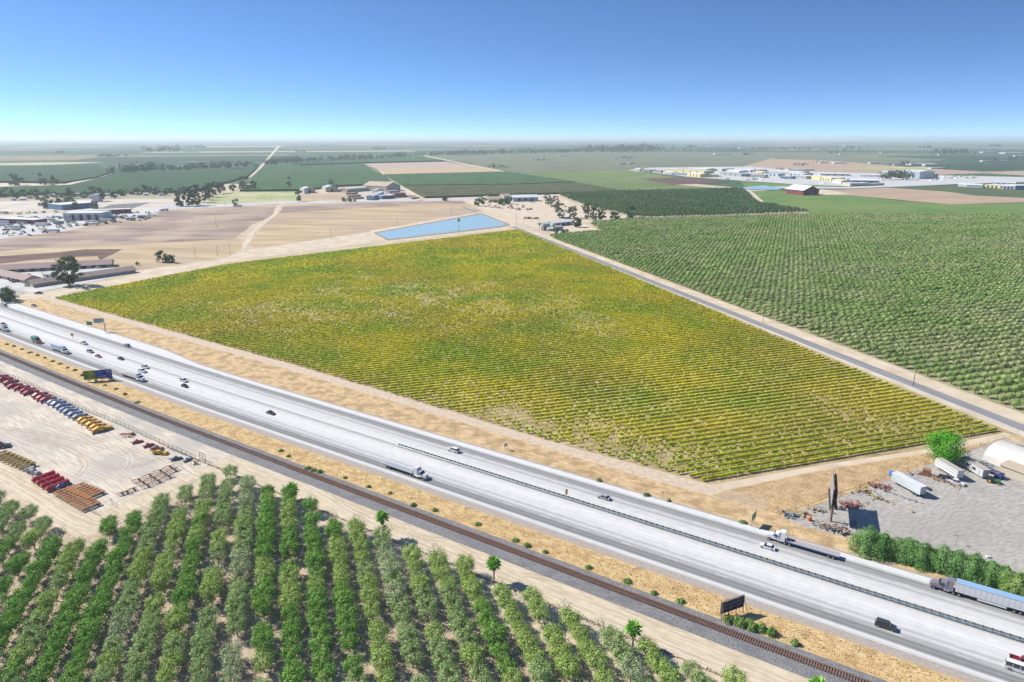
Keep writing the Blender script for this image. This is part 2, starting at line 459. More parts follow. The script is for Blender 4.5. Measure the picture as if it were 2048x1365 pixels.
# right-hand farm road
sheet("farm_road_verge", [E(283, 100), E(309, 100), E(312, 880), E(303, 893), E(300, 893)], .05, PATHM)
sheet("farm_road", [E(289, 90), E(296.5, 90), E(305.5, 1215), E(297.5, 1215)], .08, ASPH)
sheet("farm_road_edge_line", [E(288.3, 90), E(289.2, 90), E(297.7, 1215), E(296.9, 1215)], .10, M("pale_shoulder", (.66, .64, .60)))
LOT = [G(1566, 1036), G(1700, 988), G(1860, 930), G(2010, 878), E(287, 150), E(287, 120), S(90, 218), S(60, 216), S(20, 217), S(-8, 217), G(1690, 1075), G(1600, 1052)]
sheet("truck_lot", LOT, .11, YARDASPH)
sheet("orchard_ground_east", [E(308.5, 60), E(900, 60), E(900, 760), G(1664, 429), G(1536, 432), G(1300, 438), G(1180, 446), G(1200, 462), G(1130, 468), E(311, 800)], .025, M("east_orchard_soil", (.27, .27, .13), (.46, .40, .25), scale=.2, c3=(.34, .35, .18), scale2=.05, amt2=.5))

# ---- mid-distance fields, each a sheet traced on the ground
def field(name, px, mat, z=.06): return sheet(name, gp(*px), z, mat)
PLOW = M("ploughed_dark_soil", (.08, .04, .035), (.20, .11, .08), scale=.08, detail=7, stretch=(5, 1, 1))
VYG = M("far_vineyard", (.13, .20, .05), (.20, .25, .07), scale=.01, detail=6, c3=(.09, .15, .04), scale2=.003)
VYG2 = M("far_vineyard_bright", (.10, .20, .04), (.16, .25, .05), scale=.02, detail=6, c3=(.22, .26, .07), scale2=.006)
BRN = M("far_brown_rows", (.40, .28, .19), (.50, .37, .26), scale=.03, stretch=(14, 1, 1), rot=R(18), detail=3)
FGRN = M("far_green_stubble", (.36, .40, .18), (.60, .50, .30), scale=.012, stretch=(6, 1, 1), detail=6, c3=(.25, .38, .12), scale2=.02, amt2=.8)
PAVE = M("far_pavement", (.50, .50, .52), (.60, .60, .61), scale=.02)
DKPIT = M("dark_lined_pit", (.15, .15, .16), (.19, .19, .20), scale=.02)
field("west_fallow_field", [(-400, 520), (0, 478), (130, 462), (215, 443), (330, 421), (560, 408), (556, 428), (500, 452), (480, 480), (486, 500), (440, 516), (250, 545), (-400, 640)], TAN1, .05)
field("west_ploughed_field", [(-400, 512), (0, 480), (130, 464), (330, 423), (552, 410), (544, 432), (500, 452), (470, 478), (250, 490), (60, 498), (-400, 540)], TANB, .09)
field("dark_soil_bank", [(-200, 528), (0, 513), (120, 505), (170, 499), (245, 499), (230, 507), (200, 521), (195, 513), (140, 515), (60, 521), (0, 528), (-200, 545)], PLOW, .13)
field("centre_fallow_field", [(572, 411), (760, 404), (925, 402), (968, 424), (900, 434), (790, 456), (700, 470), (505, 498), (500, 484), (520, 460), (552, 428)], TAN1, .05)
field("centre_ploughed_strip", [(566, 413), (770, 405), (925, 403), (932, 408), (830, 411), (700, 418), (560, 426)], TANB, .09)
field("bare_bank", [(500, 500), (745, 463), (800, 470), (770, 482), (640, 500), (455, 524), (440, 520)], PATHM, .08)
field("canal_track", [(556, 410), (562, 410), (556, 428), (536, 444), (512, 462), (500, 486), (488, 502), (482, 500), (492, 474), (520, 448), (545, 430)], PATHM, .14)
field("pond_bank", [(740, 462), (962, 424), (1040, 449), (1016, 458), (775, 486)], PATHM, .10)
field("pond_mud_rim", [(746, 466), (962, 426.5), (1022, 450), (1004, 455.5), (776, 482)], M("wet_mud", (.26, .22, .16), (.36, .30, .22), scale=.1), .13)
sheet("pond_water", gp((752, 467), (962, 429), (1013, 449), (1000, 453), (778, 479)), .16, M("pond_water_surface", (.34, .52, .60), rough=.3, spec=.25))
field("farmstead_dirt", [(968, 424), (925, 400), (1105, 391), (1130, 398), (1165, 416), (1255, 437), (1165, 446), (1200, 462), (1120, 470), (1040, 449)], PATHM, .05)
field("cross_road", [(-400, 492), (0, 474), (130, 457), (215, 438), (330, 413), (560, 404), (925, 397), (1110, 388), (1110, 391), (925, 401), (560, 408), (335, 420), (215, 443), (130, 462), (0, 479), (-400, 500)], PAVE, .18)
field("stubble_field", [(410, 411), (430, 388), (480, 383), (600, 379), (592, 404)], FGRN, .08)
field("mill_grass", [(598, 404), (604, 389), (690, 385), (706, 401)], TAN1, .1)
field("mill_yard", [(604, 388), (690, 378), (745, 368), (790, 367), (845, 402), (706, 403), (690, 386)], M("mill_ground", (.50, .42, .36), (.64, .55, .46), scale=.04), .08)
field("truck_stop_pavement", [(-200, 436), (0, 432), (160, 424), (300, 424), (318, 428), (215, 443), (130, 460), (0, 474), (-200, 486)], CONC_LT, .10)
field("empty_lot", [(-200, 425), (-200, 405), (0, 402), (120, 399), (370, 397), (385, 404), (320, 424), (120, 422)], M("lot_dirt", (.52, .45, .38), (.68, .61, .52), scale=.02, detail=6), .07)
field("residential_ground", [(-200, 405), (-200, 398), (0, 392), (370, 384), (385, 397), (120, 400), (0, 403)], M("lawn_mix", (.30, .30, .17), (.45, .38, .26), scale=.02, detail=6), .09)
field("dark_pit", [(195, 419), (222, 410), (300, 405), (262, 419)], DKPIT, .2)
field("motel_court", [(-200, 560), (0, 540), (225, 534), (270, 548), (70, 586), (30, 580), (-200, 600)], CONC_LT, .16)
field("motel_frontage", [(-300, 600), (0, 566), (60, 568), (66, 576), (40, 592), (0, 596), (-300, 640)], YARDASPH, .15)
field("frontage_dirt", [(-300, 648), (0, 594), (110, 586), (240, 560), (265, 548), (300, 540), (455, 519), (455, 527), (238, 570), (60, 600), (0, 600)], PATHM, .12)
# beyond the cross road
field("pink_fallow", [(726, 328), (891, 324), (945, 332), (971, 337), (752, 338)], M("pink_soil", (.45, .33, .27), (.52, .40, .33), scale=.01), .5)
field("tan_stubble", [(752, 338), (971, 337), (1000, 344), (772, 351)], M("tan_soil", (.50, .36, .20), (.56, .42, .26), scale=.01), .6)
field("yellow_green_vineyard", [(1024, 346), (1255, 341), (1360, 356), (1280, 358), (1339, 369), (1434, 377), (1247, 386), (1152, 366)], VYG, .4)
field("grey_green_field", [(850, 313), (1130, 305), (1600, 305), (1900, 320), (1620, 340), (1255, 341), (1024, 346), (985, 334)], M("far_greygreen", (.13, .16, .09), (.20, .20, .12), scale=.006, detail=6), .3)
field("red_brown_field", [(1280, 358), (1383, 356), (1460, 366), (1339, 370)], PLOW, .6)
field("brown_fields", [(1540, 318), (1660, 322), (1760, 330), (1860, 338), (2000, 346), (1840, 352), (1700, 352), (1560, 345), (1470, 338)], BRN, .6)
field("pale_green_field", [(1680, 337), (1850, 334), (1862, 340), (1740, 341)], FGRN, .9)
field("plant_pavement", [(1255, 341), (1300, 336), (1500, 334), (1620, 344), (1900, 352), (2100, 356), (2100, 364), (1850, 370), (1700, 374), (1600, 370), (1480, 362), (1380, 355)], CONC_LT, .7)
field("green_vineyard_north", [(1480, 363), (1600, 370), (1690, 373), (1560, 377), (1490, 374)], VYG2, .8)
field("green_vineyard_east", [(1484, 384), (1560, 381), (1600, 390), (1703, 392), (1800, 402), (1900, 410), (2100, 405), (2100, 430), (1640, 430), (1540, 411)], VYG2, .3)
field("tan_vine_rows", [(1630, 380), (1687, 380), (1774, 376), (1892, 384), (2100, 400), (2100, 404), (1900, 410), (1703, 392), (1600, 390)], BRN, .5)
field("dark_vineyard", [(1774, 376), (1831, 370), (1920, 373), (2100, 382), (2100, 399), (1950, 392), (1892, 384)], M("far_dark_green", (.06, .10, .035), (.09, .13, .05), scale=.01, detail=6), .7)
field("east_road", [(1434, 377), (1560, 374), (1700, 375), (1900, 366), (2100, 360), (2100, 363), (1900, 370), (1700, 378.5), (1560, 378), (1434, 379)], PAVE, 1.0)
field("barn_yard", [(1568, 387), (1600, 379), (1650, 380), (1705, 390), (1620, 392)], PATHM, .9)
sheet("far_pond_water", gp((1440, 380), (1525, 372), (1568, 377), (1555, 381)), 1.1, MATS["pond_water_surface"])
field("dirt_lane", [(1478, 381), (1500, 380), (1532, 409), (1518, 409)], PATHM, .6)
field("straight_road_north", [(556, 292), (561, 292), (524, 336), (502, 356), (496, 356), (514, 340)], PATHM, .9)
field("grid_road_north", [(846, 313), (852, 312), (1012, 344), (1006, 345)], PATHM, 1.0)
field("grid_road_west", [(757, 343), (762, 343), (850, 401), (836, 402)], PATHM, .9)
field("pale_strip", [(0, 327), (150, 325), (210, 326), (100, 331), (0, 332)], FGRN, 1.2)
field("tan_strip", [(-100, 369), (0, 367), (130, 369), (200, 351), (216, 351), (140, 374), (0, 377), (-100, 378)], PATHM, .8)

# ---- far orchards as low canopy blocks
def slab(name, px, h, mat, label):
    pts = gp(*px); b = MB(); n = len(pts)
    b.add([(p.x, p.y, h) for p in pts] + [(p.x, p.y, .05) for p in pts], [tuple(range(n))] + [(i, n + i, n + (i + 1) % n, (i + 1) % n) for i in range(n)])
    o = b.build(name, mat); return tag(o, label, "orchard", kind="stuff")
def canopy(key, c1, c2): return M(key, c1, c2, scale=.16, detail=4, rough=1, spec=.05, c3=(c1[0] * .6, c1[1] * .62, c1[2] * .7), scale2=.03, amt2=.6, bump=3.0, bscale=.14, lo=.4, hi=.62)
CN1 = canopy("canopy_green", (.06, .13, .06), (.11, .20, .09)); CN2 = canopy("canopy_dark", (.045, .10, .05), (.085, .16, .075)); CN3 = canopy("canopy_brown", (.09, .11, .05), (.14, .15, .08))
slab("orchard_block", [(-300, 402), (-300, 384), (0, 378), (140, 374), (230, 352), (512, 339), (494, 356), (385, 386), (0, 393)], 5, CN2, "dark green orchard block behind the roadside houses")
slab("orchard_block", [(506, 356), (526, 338), (724, 329), (784, 369), (666, 375), (604, 383), (480, 384), (500, 378)], 5, CN1, "green orchard block behind the two metal barns")
slab("orchard_block", [(768, 352), (1015, 346), (1150, 367), (1020, 372), (806, 374)], 5, CN1, "broad green orchard block left of the yellow green vineyard")
slab("orchard_block", [(806, 374.5), (1020, 372.5), (1150, 367.5), (1244, 384), (1108, 389), (850, 397)], 4, CN3, "brownish young orchard block along the far road")
slab("orchard_block", [(-300, 366), (-300, 337), (0, 334), (200, 332), (216, 349), (190, 358), (130, 367), (0, 366)], 5, CN2, "large dark orchard block at the far left")
slab("orchard_block", [(726, 327), (600, 331), (700, 322), (846, 314), (890, 323)], 5, CN1, "thin green orchard block before the far eucalyptus line")

# ---- wheel tracks worn into the dirt
RUT = M("wheel_rut", (.47, .38, .27), (.56, .46, .34), scale=.8); RUTP = M("pale_rut", (.70, .62, .50), (.80, .72, .60), scale=.8)
def ruts(pts, mat, z, w=.32, gauge=1.7, both=True):
    P = [Vector((p[0], p[1], 0)) for p in pts]; Q = []
    for i in range(len(P) - 1):
        p0, p1, p2, p3 = P[max(0, i - 1)], P[i], P[i + 1], P[min(len(P) - 1, i + 2)]
        for k in range(10):
            t = k / 10.0; Q.append(.5 * ((2 * p1) + (p2 - p0) * t + (2 * p0 - 5 * p1 + 4 * p2 - p3) * t * t + (3 * p1 - p0 - 3 * p2 + p3) * t ** 3))
    b = MB()
    for off in ((-gauge / 2, gauge / 2) if both else (0,)):
        for i in range(len(Q) - 1):
            d = (Q[i + 1] - Q[i]); 
            if d.length < 1e-3: continue
            n0 = Vector((-d.y, d.x, 0)).normalized(); d1 = (Q[min(i + 2, len(Q) - 1)] - Q[min(i + 1, len(Q) - 2)]); n1 = Vector((-d1.y, d1.x, 0)).normalized()
            a, c = Q[i] + n0 * off, Q[i + 1] + n1 * off
            b.add([(a - n0 * w / 2) + Vector((0, 0, z)), (c - n1 * w / 2) + Vector((0, 0, z)), (c + n1 * w / 2) + Vector((0, 0, z)), (a + n0 * w / 2) + Vector((0, 0, z))], [(0, 1, 2, 3)])
    tag(b.build("wheel_tracks", mat), kind="structure")
z_ = .062
for px, m in [([(430, 905), (520, 925), (640, 985), (760, 1040), (900, 1110), (1050, 1170)], RUT), ([(470, 915), (600, 965), (720, 1035), (850, 1100), (1000, 1160)], RUTP), ([(600, 950), (650, 960), (668, 985), (690, 1015), (740, 1035)], RUT), ([(700, 1000), (790, 1035), (830, 1070), (900, 1085), (960, 1120)], RUT),
              ([(1050, 1150), (1110, 1160), (1180, 1180), (1260, 1220), (1380, 1275)], RUT), ([(1240, 1215), (1290, 1205), (1340, 1225), (1420, 1270), (1520, 1320)], RUT), ([(1100, 1190), (1240, 1250), (1380, 1310), (1480, 1350)], RUTP),
              ([(0, 940), (80, 985), (160, 1035), (215, 1045), (290, 1015), (400, 955)], RUT), ([(-40, 935), (60, 992), (150, 1050), (230, 1052), (330, 1000), (430, 940)], RUTP)]:
    ruts([G(*p) for p in px], m, z_); z_ += .004
z_ = .09
for px, m in [([(-40, 830), (60, 850), (180, 890), (300, 930)], RUTP), ([(-40, 800), (100, 850), (200, 880), (330, 920), (370, 925)], RUT), ([(20, 860), (120, 890), (200, 930), (260, 935), (330, 915)], RUT), ([(40, 815), (150, 855), (250, 905), (250, 940), (190, 960), (130, 940)], RUTP),
              ([(60, 880), (140, 900), (170, 930), (150, 955)], RUT), ([(220, 880), (290, 905), (340, 935), (300, 945), (220, 960)], RUTP), ([(0, 870), (90, 905), (190, 945), (240, 965)], RUTP), ([(-40, 850), (100, 870), (230, 900), (300, 925)], RUT)]:
    ruts([G(*p) for p in px], m, z_); z_ += .004
# ---- scattered tree canopies
def value_noise(P, sc, seed):
    rs = np.random.RandomState(seed); T = rs.rand(64, 64)
    x = P[:, 0] / sc; y = P[:, 1] / sc; xi = np.floor(x).astype(int); yi = np.floor(y).astype(int)
    fx = x - xi; fy = y - yi; fx = fx * fx * (3 - 2 * fx); fy = fy * fy * (3 - 2 * fy)
    g = lambda i, j: T[i % 64, j % 64]
    return (g(xi, yi) * (1 - fx) + g(xi + 1, yi) * fx) * (1 - fy) + (g(xi, yi + 1) * (1 - fx) + g(xi + 1, yi + 1) * fx) * fy
def crowns(rng, C, rad, h, n, size, ex=None, core=False):
    """cards filling crowns; C (m,3) base, rad (m,), h (m,), n cards each"""
    m = len(C)
    d = rng.normal(size=(m, n, 3)); d /= np.linalg.norm(d, axis=2)[..., None]
    rr = rng.uniform(.55, 1.05, (m, n, 1))
    d = d * rr
    lump = 1 + .25 * np.sin(d[..., :1] * 5 + C[:, None, :1]) * np.cos(d[..., 1:2] * 4 + C[:, None, 1:2])
    P = d * lump
    z = P[..., 2]
    if ex:
        c_, s_ = math.cos(GA), math.sin(GA); x, y = P[..., 0] * ex[0], P[..., 1] * ex[1]; P = np.stack([x * c_ - y * s_, x * s_ + y * c_, z], 2)
        x, y = d[..., 0], d[..., 1]; d = np.stack([x * c_ - y * s_, x * s_ + y * c_, d[..., 2]], 2)
    P = np.stack([P[..., 0] * rad[:, None], P[..., 1] * rad[:, None], z * h[:, None] * .36 + h[:, None] * .62], 2) + C[:, None, :]
    P = P.reshape(-1, 3); sz = rng.uniform(.7, 1.3, len(P)) * size
    out = leaves(rng, P, sz, up=.3, N=(d + rng.normal(0, .25, d.shape)).reshape(-1, 3))
    if core:
        th = np.arange(6) * math.pi / 3; ring = np.stack([np.cos(th), np.sin(th)], 1) * .62
        if ex:
            x, y = ring[:, 0] * ex[0], ring[:, 1] * ex[1]; ring = np.stack([x * math.cos(GA) - y * math.sin(GA), x * math.sin(GA) + y * math.cos(GA)], 1)
        q = []
        for zf, rf in ((.36, .6), (.58, 1.0), (.84, .55)):
            q.append(np.concatenate([C[:, None, :2] + ring[None] * rad[:, None, None] * rf, np.broadcast_to((C[:, 2] + h * zf)[:, None, None], (m, 6, 1))], 2))
        Vc = np.concatenate(q, 1).reshape(-1, 3); base = np.arange(m)[:, None, None] * 18
        fl = [[k * 6 + i, k * 6 + (i + 1) % 6, (k + 1) * 6 + (i + 1) % 6, (k + 1) * 6 + i] for k in (0, 1) for i in range(6)] + [[12, 13, 14, 15], [12, 15, 16, 17]]
        out = cat_VF([out, (Vc, (base + np.array(fl)[None]).reshape(-1, 4))])
    return out
def visible(p, mx=60, my=60):
    x, y = project(p); return -mx < x < 2048 + mx and -my < y < 1365 + my

# east orchard: thousands of trees, one object
rng = np.random.default_rng(7)
EPOLY = [(310, 60), (2600, 60), (2600, 700)] + [toE(G(x, y)) for x, y in ((2048, 431), (1664, 431), (1536, 434), (1300, 440), (1255, 440), (1180, 448), (1205, 464), (1132, 470))] + [(312, 800)]
pts = []
b_ = 60.0
while b_ < 1100:
    a_ = 312.0
    while a_ < 1500:
        if inpoly((a_, b_), EPOLY) and visible(E(a_, b_, 2)): pts.append((a_, b_))
        a_ += 5.6
    b_ += 6.7
pts = np.array(pts)
print("east orchard trees", len(pts))
keep = rng.random(len(pts)) > .035
pts = pts[keep]
ab = pts + rng.normal(0, .35, pts.shape)
C = np.stack([ab[:, 0] * math.cos(GA) - ab[:, 1] * math.sin(GA), ab[:, 0] * math.sin(GA) + ab[:, 1] * math.cos(GA), np.zeros(len(ab))], 1)
vig = .78 + .5 * value_noise(C, 35, 3) * value_noise(C, 11, 5) + .15 * rng.random(len(C))
dist = np.hypot(C[:, 0], C[:, 1])
AL_E = leafmat("east_orchard_leaves", (.19, .31, .08), (.28, .37, .12), scale=.03, c3=(.36, .37, .19), scale2=.012, isl=.35)
parts = []
for lo_, hi_, n_, s_ in ((0, 420, 200, .5), (420, 650, 90, .75), (650, 5000, 40, 1.15)):
    k = (dist >= lo_) & (dist < hi_)
    if k.any(): parts.append(crowns(rng, C[k], 2.75 * vig[k] ** .7, 4.9 * vig[k], n_, s_, ex=(1.45, .92), core=True))
V, F = cat_VF(parts)
o = link(bpy.data.objects.new("orchard_trees", np_mesh("orchard_trees", V, F, AL_E)))
tag(o, "dense orchard of low green nut trees right of the farm road", "orchard", kind="stuff")
kk = dist < 600
st0 = C[kk]; V, F = tubes_np(st0, st0 + np.array([0, 0, 2.2]), .22)
BARK = M("bark", (.16, .12, .09), (.24, .18, .13), scale=2)
o2 = link(bpy.data.objects.new("trunks", np_mesh("trunks", V, F, BARK)), o); tag(o2, kind="stuff")

# mid orchard block behind the eucalyptus
rng = np.random.default_rng(8)
MP = [toE(G(x, y)) for x, y in ((1118, 391), (1240, 386), (1484, 380), (1516, 409), (1622, 427), (1300, 438), (1258, 434), (1170, 412), (1132, 398))]
a0 = min(p[0] for p in MP); a1 = max(p[0] for p in MP); b0 = min(p[1] for p in MP); b1 = max(p[1] for p in MP)
pts = [(a, b) for a in np.arange(a0, a1, 7.5) for b in np.arange(b0, b1, 7.5) if inpoly((a, b), MP)]
pts = np.array(pts) + rng.normal(0, .5, (len(pts), 2)); print("mid orchard", len(pts))
C = np.stack([pts[:, 0] * math.cos(GA) - pts[:, 1] * math.sin(GA), pts[:, 0] * math.sin(GA) + pts[:, 1] * math.cos(GA), np.zeros(len(pts))], 1)
vg = rng.uniform(.85, 1.15, len(C))
V, F = crowns(rng, C, 3.4 * vg, 7.5 * vg, 22, 1.7, core=True)
o = link(bpy.data.objects.new("orchard_trees", np_mesh("walnut_orchard", V, F, leafmat("mid_orchard_leaves", (.06, .12, .05), (.09, .16, .06), scale=.02, isl=.4))))
tag(o, "blue green orchard of round trees behind the tall eucalyptus", "orchard", kind="stuff")

# ---- vineyard rows
LEAFV = leafmat("vine_leaves", (.68, .63, .035), (.42, .53, .03), scale=.018, c3=(.60, .48, .07), scale2=.0085, isl=.3, lo=.42, hi=.6, amt2=.5, trans=.2)
STEM = M("vine_wood", (.17, .13, .09))
DRYV = M("dry_vine_weeds", (.50, .40, .24), (.60, .48, .33), scale=.5, isl=.25)
rng = np.random.default_rng(11)
VP = [(p[0], p[1]) for p in (toE(v) for v in [G(100, 600), G(262, 568), G(470, 529), E(299, 884)])]
def row_range(b):
    """east-west extent of a row: from the freeway fence / north edge to the road"""
    a1 = 280.5 + (b - 190) * .022
    # freeway edge s = 230.5 solved for a
    a = a1; 
    xs = np.arange(-260, a1, 1.0)
    P = np.stack([xs * math.cos(GA) - b * math.sin(GA), xs * math.sin(GA) + b * math.cos(GA)], 1)
    al = P[:, 0] * math.cos(FA) - P[:, 1] * math.sin(FA)
    s = P[:, 0] * math.sin(FA) + P[:, 1] * math.cos(FA) - np.array([bend(q) for q in al])
    ok = s > np.array([vedge(q) for q in al]) + 1.2
    poly = VP
    def north(x, y):      # polyline through VP in grid coordinates: b must be below it
        return np.interp(x, [p[0] for p in poly], [p[1] for p in poly])
    ok &= b < north(xs, 0)
    xs = xs[ok]
    return (xs.min(), xs.max()) if len(xs) > 4 else None
sparse = [(G(930, 810), 36, .36), (G(1060, 860), 24, .34), (G(1200, 885), 24, .36), (G(1330, 915), 18, .34), (G(1780, 860), 12, .4), (G(1660, 800), 14, .35), (G(880, 590), 90, .32), (G(640, 640), 40, .30), (G(1500, 560), 60, .15), (G(1180, 640), 50, .2), (G(1700, 870), 14, .3), (G(700, 575), 70, .22), (G(900, 478), 70, .3), (G(1060, 600), 50, .2), (G(470, 620), 40, .2)]
b_ = 191.5; k = 0; rows_done = 0
while b_ < 900:
    rr = row_range(b_)
    if rr and rr[1] - rr[0] > 6:
        a = np.arange(rr[0] + .8, rr[1], 1.9); a = a + rng.normal(0, .35, len(a))
        P = np.stack([a * math.cos(GA) - b_ * math.sin(GA), a * math.sin(GA) + b_ * math.cos(GA), np.zeros(len(a))], 1)
        v = np.ones(len(a)) * 1.05
        for c, rad, amt in sparse:
            v -= amt * np.exp(-((P[:, 0] - c.x) ** 2 + ((P[:, 1] - c.y) * .8) ** 2) / rad ** 2)
        v += .45 * (value_noise(P, 22, 21) - .5) + .45 * (value_noise(P, 6, 22) - .5)
        v = np.clip(v, .25, 1.15)
        d = np.hypot(P[:, 0], P[:, 1]).mean()
        n, sz = (54, .42) if d < 330 else (34, .52) if d < 450 else (20, .85) if d < 650 else (12, 1.25)
        pick = rng.random((len(a), n)) < (v[:, None] ** 1.3)
        idx = np.repeat(np.arange(len(a)), n).reshape(len(a), n)[pick]
        t = rng.uniform(-1.05, 1.05, len(idx)) * np.clip(v[idx] + .35, .6, 1.2)
        top = rng.random(len(idx)) < .5
        h = np.where(top, rng.uniform(1.5, 1.9, len(idx)), rng.uniform(.55, 1.5, len(idx))); w = np.where(top, rng.uniform(-.62, .62, len(idx)), rng.uniform(-.42, .42, len(idx)))
        e1 = np.array([math.cos(GA), math.sin(GA), 0]); e2 = np.array([-math.sin(GA), math.cos(GA), 0])
        Cc = P[idx] + e1 * t[:, None] + e2 * w[:, None] + np.array([0, 0, 1]) * h[:, None]
        V, F = leaves(rng, Cc, rng.uniform(.7, 1.3, len(Cc)) * sz, up=.2, N=e2 * (w * 2.2)[:, None] + np.array([0, 0, 1.]) * np.where(top, 2.4, .3)[:, None], nj=.32, T=e1, aspect=.6 if d < 450 else .35)
        kc = rng.random(len(v)) < np.clip((v - .22) * 1.9, .08, .97)
        if kc.any():
            Pc = P[kc]; hw = (1.0 * np.clip(v[kc] + .1, .35, 1.1) * rng.uniform(.75, 1.1, len(Pc)))[:, None]; g1 = rng.uniform(.16, .30, (len(Pc), 1)); zt = rng.uniform(1.35, 1.7, (len(Pc), 1)); zb_ = rng.uniform(.35, .6, (len(Pc), 1))
            up_ = np.array([0, 0, 1.])
            cs_ = [Pc + e1 * hw * sx + e2 * g1 * sy + up_ * (zt if sz_ else zb_) for sx, sy, sz_ in ((-1, -1, 0), (1, -1, 0), (1, 1, 0), (-1, 1, 0), (-1, -1, 1), (1, -1, 1), (1, 1, 1), (-1, 1, 1))]
            Vc = np.stack(cs_, 1).reshape(-1, 3); base = np.arange(len(Pc))[:, None, None] * 8
            Fc = (base + np.array([[0, 1, 5, 4], [2, 3, 7, 6], [4, 5, 6, 7]])[None]).reshape(-1, 4)
            V, F = cat_VF([(V, F), (Vc, Fc)])
        WS = P[:1] + np.array([0, 0, 1.28]); WE = P[-1:] + np.array([0, 0, 1.28])
        vw = np.concatenate([WS - e2 * .03, WE - e2 * .03, WE + e2 * .03, WS + e2 * .03]); nF = len(F)
        V, F = cat_VF([(V, F), (vw, np.array([[0, 1, 2, 3]]))])
        mi = np.zeros(len(F), int); mi[nF:] = 1
        if d < 520:
            V2, F2 = tubes_np(P, P + np.array([0, 0, 1.0]), .045); 
            V3, F3 = leaves(rng, P[rng.random(len(P)) < .9].repeat(3, 0) + rng.normal(0, .5, (0 + int(0), 3)) if False else (P.repeat(3, 0) + np.stack([rng.normal(0, .6, 3 * len(P)), rng.normal(0, .6, 3 * len(P)), rng.uniform(.1, .5, 3 * len(P))], 1)), rng.uniform(.3, .7, 3 * len(P)))
            mi = np.concatenate([mi, np.full(len(F2), 1), np.full(len(F3), 2)])
            V, F = cat_VF([(V, F), (V2, F2), (V3, F3)])
        k += 1
        o = link(bpy.data.objects.new("vine_row", np_mesh("vine_row", V, F, [LEAFV, STEM, DRYV], mi)))
        tag(o, "trellised yellow green vine row, %s one up from the pale field track" % ordn(k), "vine row", "rows of vines in the big vineyard")
    b_ += 3.7
print("vine rows", k)

# ---- near orchard: single trees
rng = np.random.default_rng(21); rnd = random.Random(5)
LEAVES = [leafmat("almond_leaf_bright", (.25, .37, .08), (.34, .44, .13), scale=.5, isl=.3, trans=.2),
          leafmat("almond_leaf_mid", (.23, .34, .11), (.31, .41, .17), scale=.5, isl=.3, trans=.2),
          leafmat("almond_leaf_grey", (.30, .37, .18), (.39, .45, .25), scale=.5, isl=.3, trans=.2),
          leafmat("almond_leaf_deep", (.13, .28, .05), (.20, .36, .07), scale=.5, isl=.3, trans=.2)]
def almond_trunk(seed):
    r = random.Random(seed); b = MB(); tips = []
    b.tube((0, 0, 0), (0, 0, .8), .17, 6, 0, .14)
    for i in range(5):
        t = 2 * math.pi * (i + r.random() * .6) / 5; q = .75 + r.random() * .3
        m = Vector((math.cos(t) * .75 * q, math.sin(t) * .75 * q, 2.1)); e = Vector((math.cos(t) * 1.6 * q, math.sin(t) * 1.6 * q, 3.6 + r.random() * .6))
        b.tube((0, 0, .75), m, .11, 5, 0, .075); b.tube(m, e, .075, 5, 0, .03); tips += [m * .5 + e * .5, e]
        for j in range(3):
            t2 = t + r.uniform(-.8, .8); e2 = m.lerp(e, .3 + .2 * j) + Vector((math.cos(t2), math.sin(t2), .7)) * r.uniform(.6, 1.1)
            b.tube(m.lerp(e, .2 + .2 * j), e2, .04, 4, 0, .015); tips.append(e2)
    return b, tips
def almond_crown(seed, tips, n=620, full=1.0, sz=(.18, .38)):
    g = np.random.default_rng(seed)
    T = np.array([tuple(t) for t in tips]); T[:, 2] += .2
    # clumps around the branch tips plus a loose shell
    nc = 44
    d = g.normal(size=(nc, 3)); d /= np.linalg.norm(d, axis=1)[:, None]
    CL = np.concatenate([T, np.stack([d[:, 0] * 2.0 * full, d[:, 1] * 2.35 * full, d[:, 2] * 1.3 + 3.1], 1)])
    idx = g.integers(0, len(CL), n)
    off = g.normal(0, .42, (n, 3)) * np.array([1, 1, .8]); P = CL[idx] + off
    Nn = off * 1.6 + (P - np.array([0, 0, 2.6])) * .35
    P[:, 2] = np.maximum(P[:, 2], .9 + g.random(n) * .8)
    return leaves(g, P, g.uniform(sz[0], sz[1], n), up=.25, aspect=.5, N=Nn, nj=.5)
protos = []
for v in range(5):
    tb, tips = almond_trunk(100 + v); tm = tb.mesh("trunk", BARK)
    for ci, lm in enumerate(LEAVES):
        V, F = almond_crown(200 + v * 7 + ci, tips, n=[2700, 2500, 2100, 2900][ci]); protos.append((tm, np_mesh("crown", V, F, lm), ci))
tb, tips = almond_trunk(300); sparse_tm = tb.mesh("trunk", BARK)
V, F = almond_crown(301, tips, n=170, full=.8); sparse_cm = np_mesh("crown", V, F, LEAVES[2])

# area: south of the drip line, below the yard corner
al2 = toS(G(455, 948))[0]
OR = [S(al2 + 2, 133.5), S(260, 133.5), S(260, -60), S(-500, -60), G(-300, 930), G(0, 1000), G(160, 1092)]
spots = []
a_ = -14.9 - 6.72 * 24; ri = 0
while a_ < 130:
    b_ = 20.0 + rng.uniform(0, 1.5)
    ri += 1
    while b_ < 300:
        p = E(a_, b_)
        if inpoly(p, OR) and visible(p + Vector((0, 0, 2)), 130, 90): spots.append([ri, a_, b_, p])
        b_ += 4.9
    a_ += 6.72
inv = [s for s in spots if visible(s[3] + Vector((0, 0, 3)), 5, 5)]
print("almond spots", len(spots), "in view", len(inv))
rows = sorted({s[0] for s in inv}); rid = {r: i + 1 for i, r in enumerate(rows)}
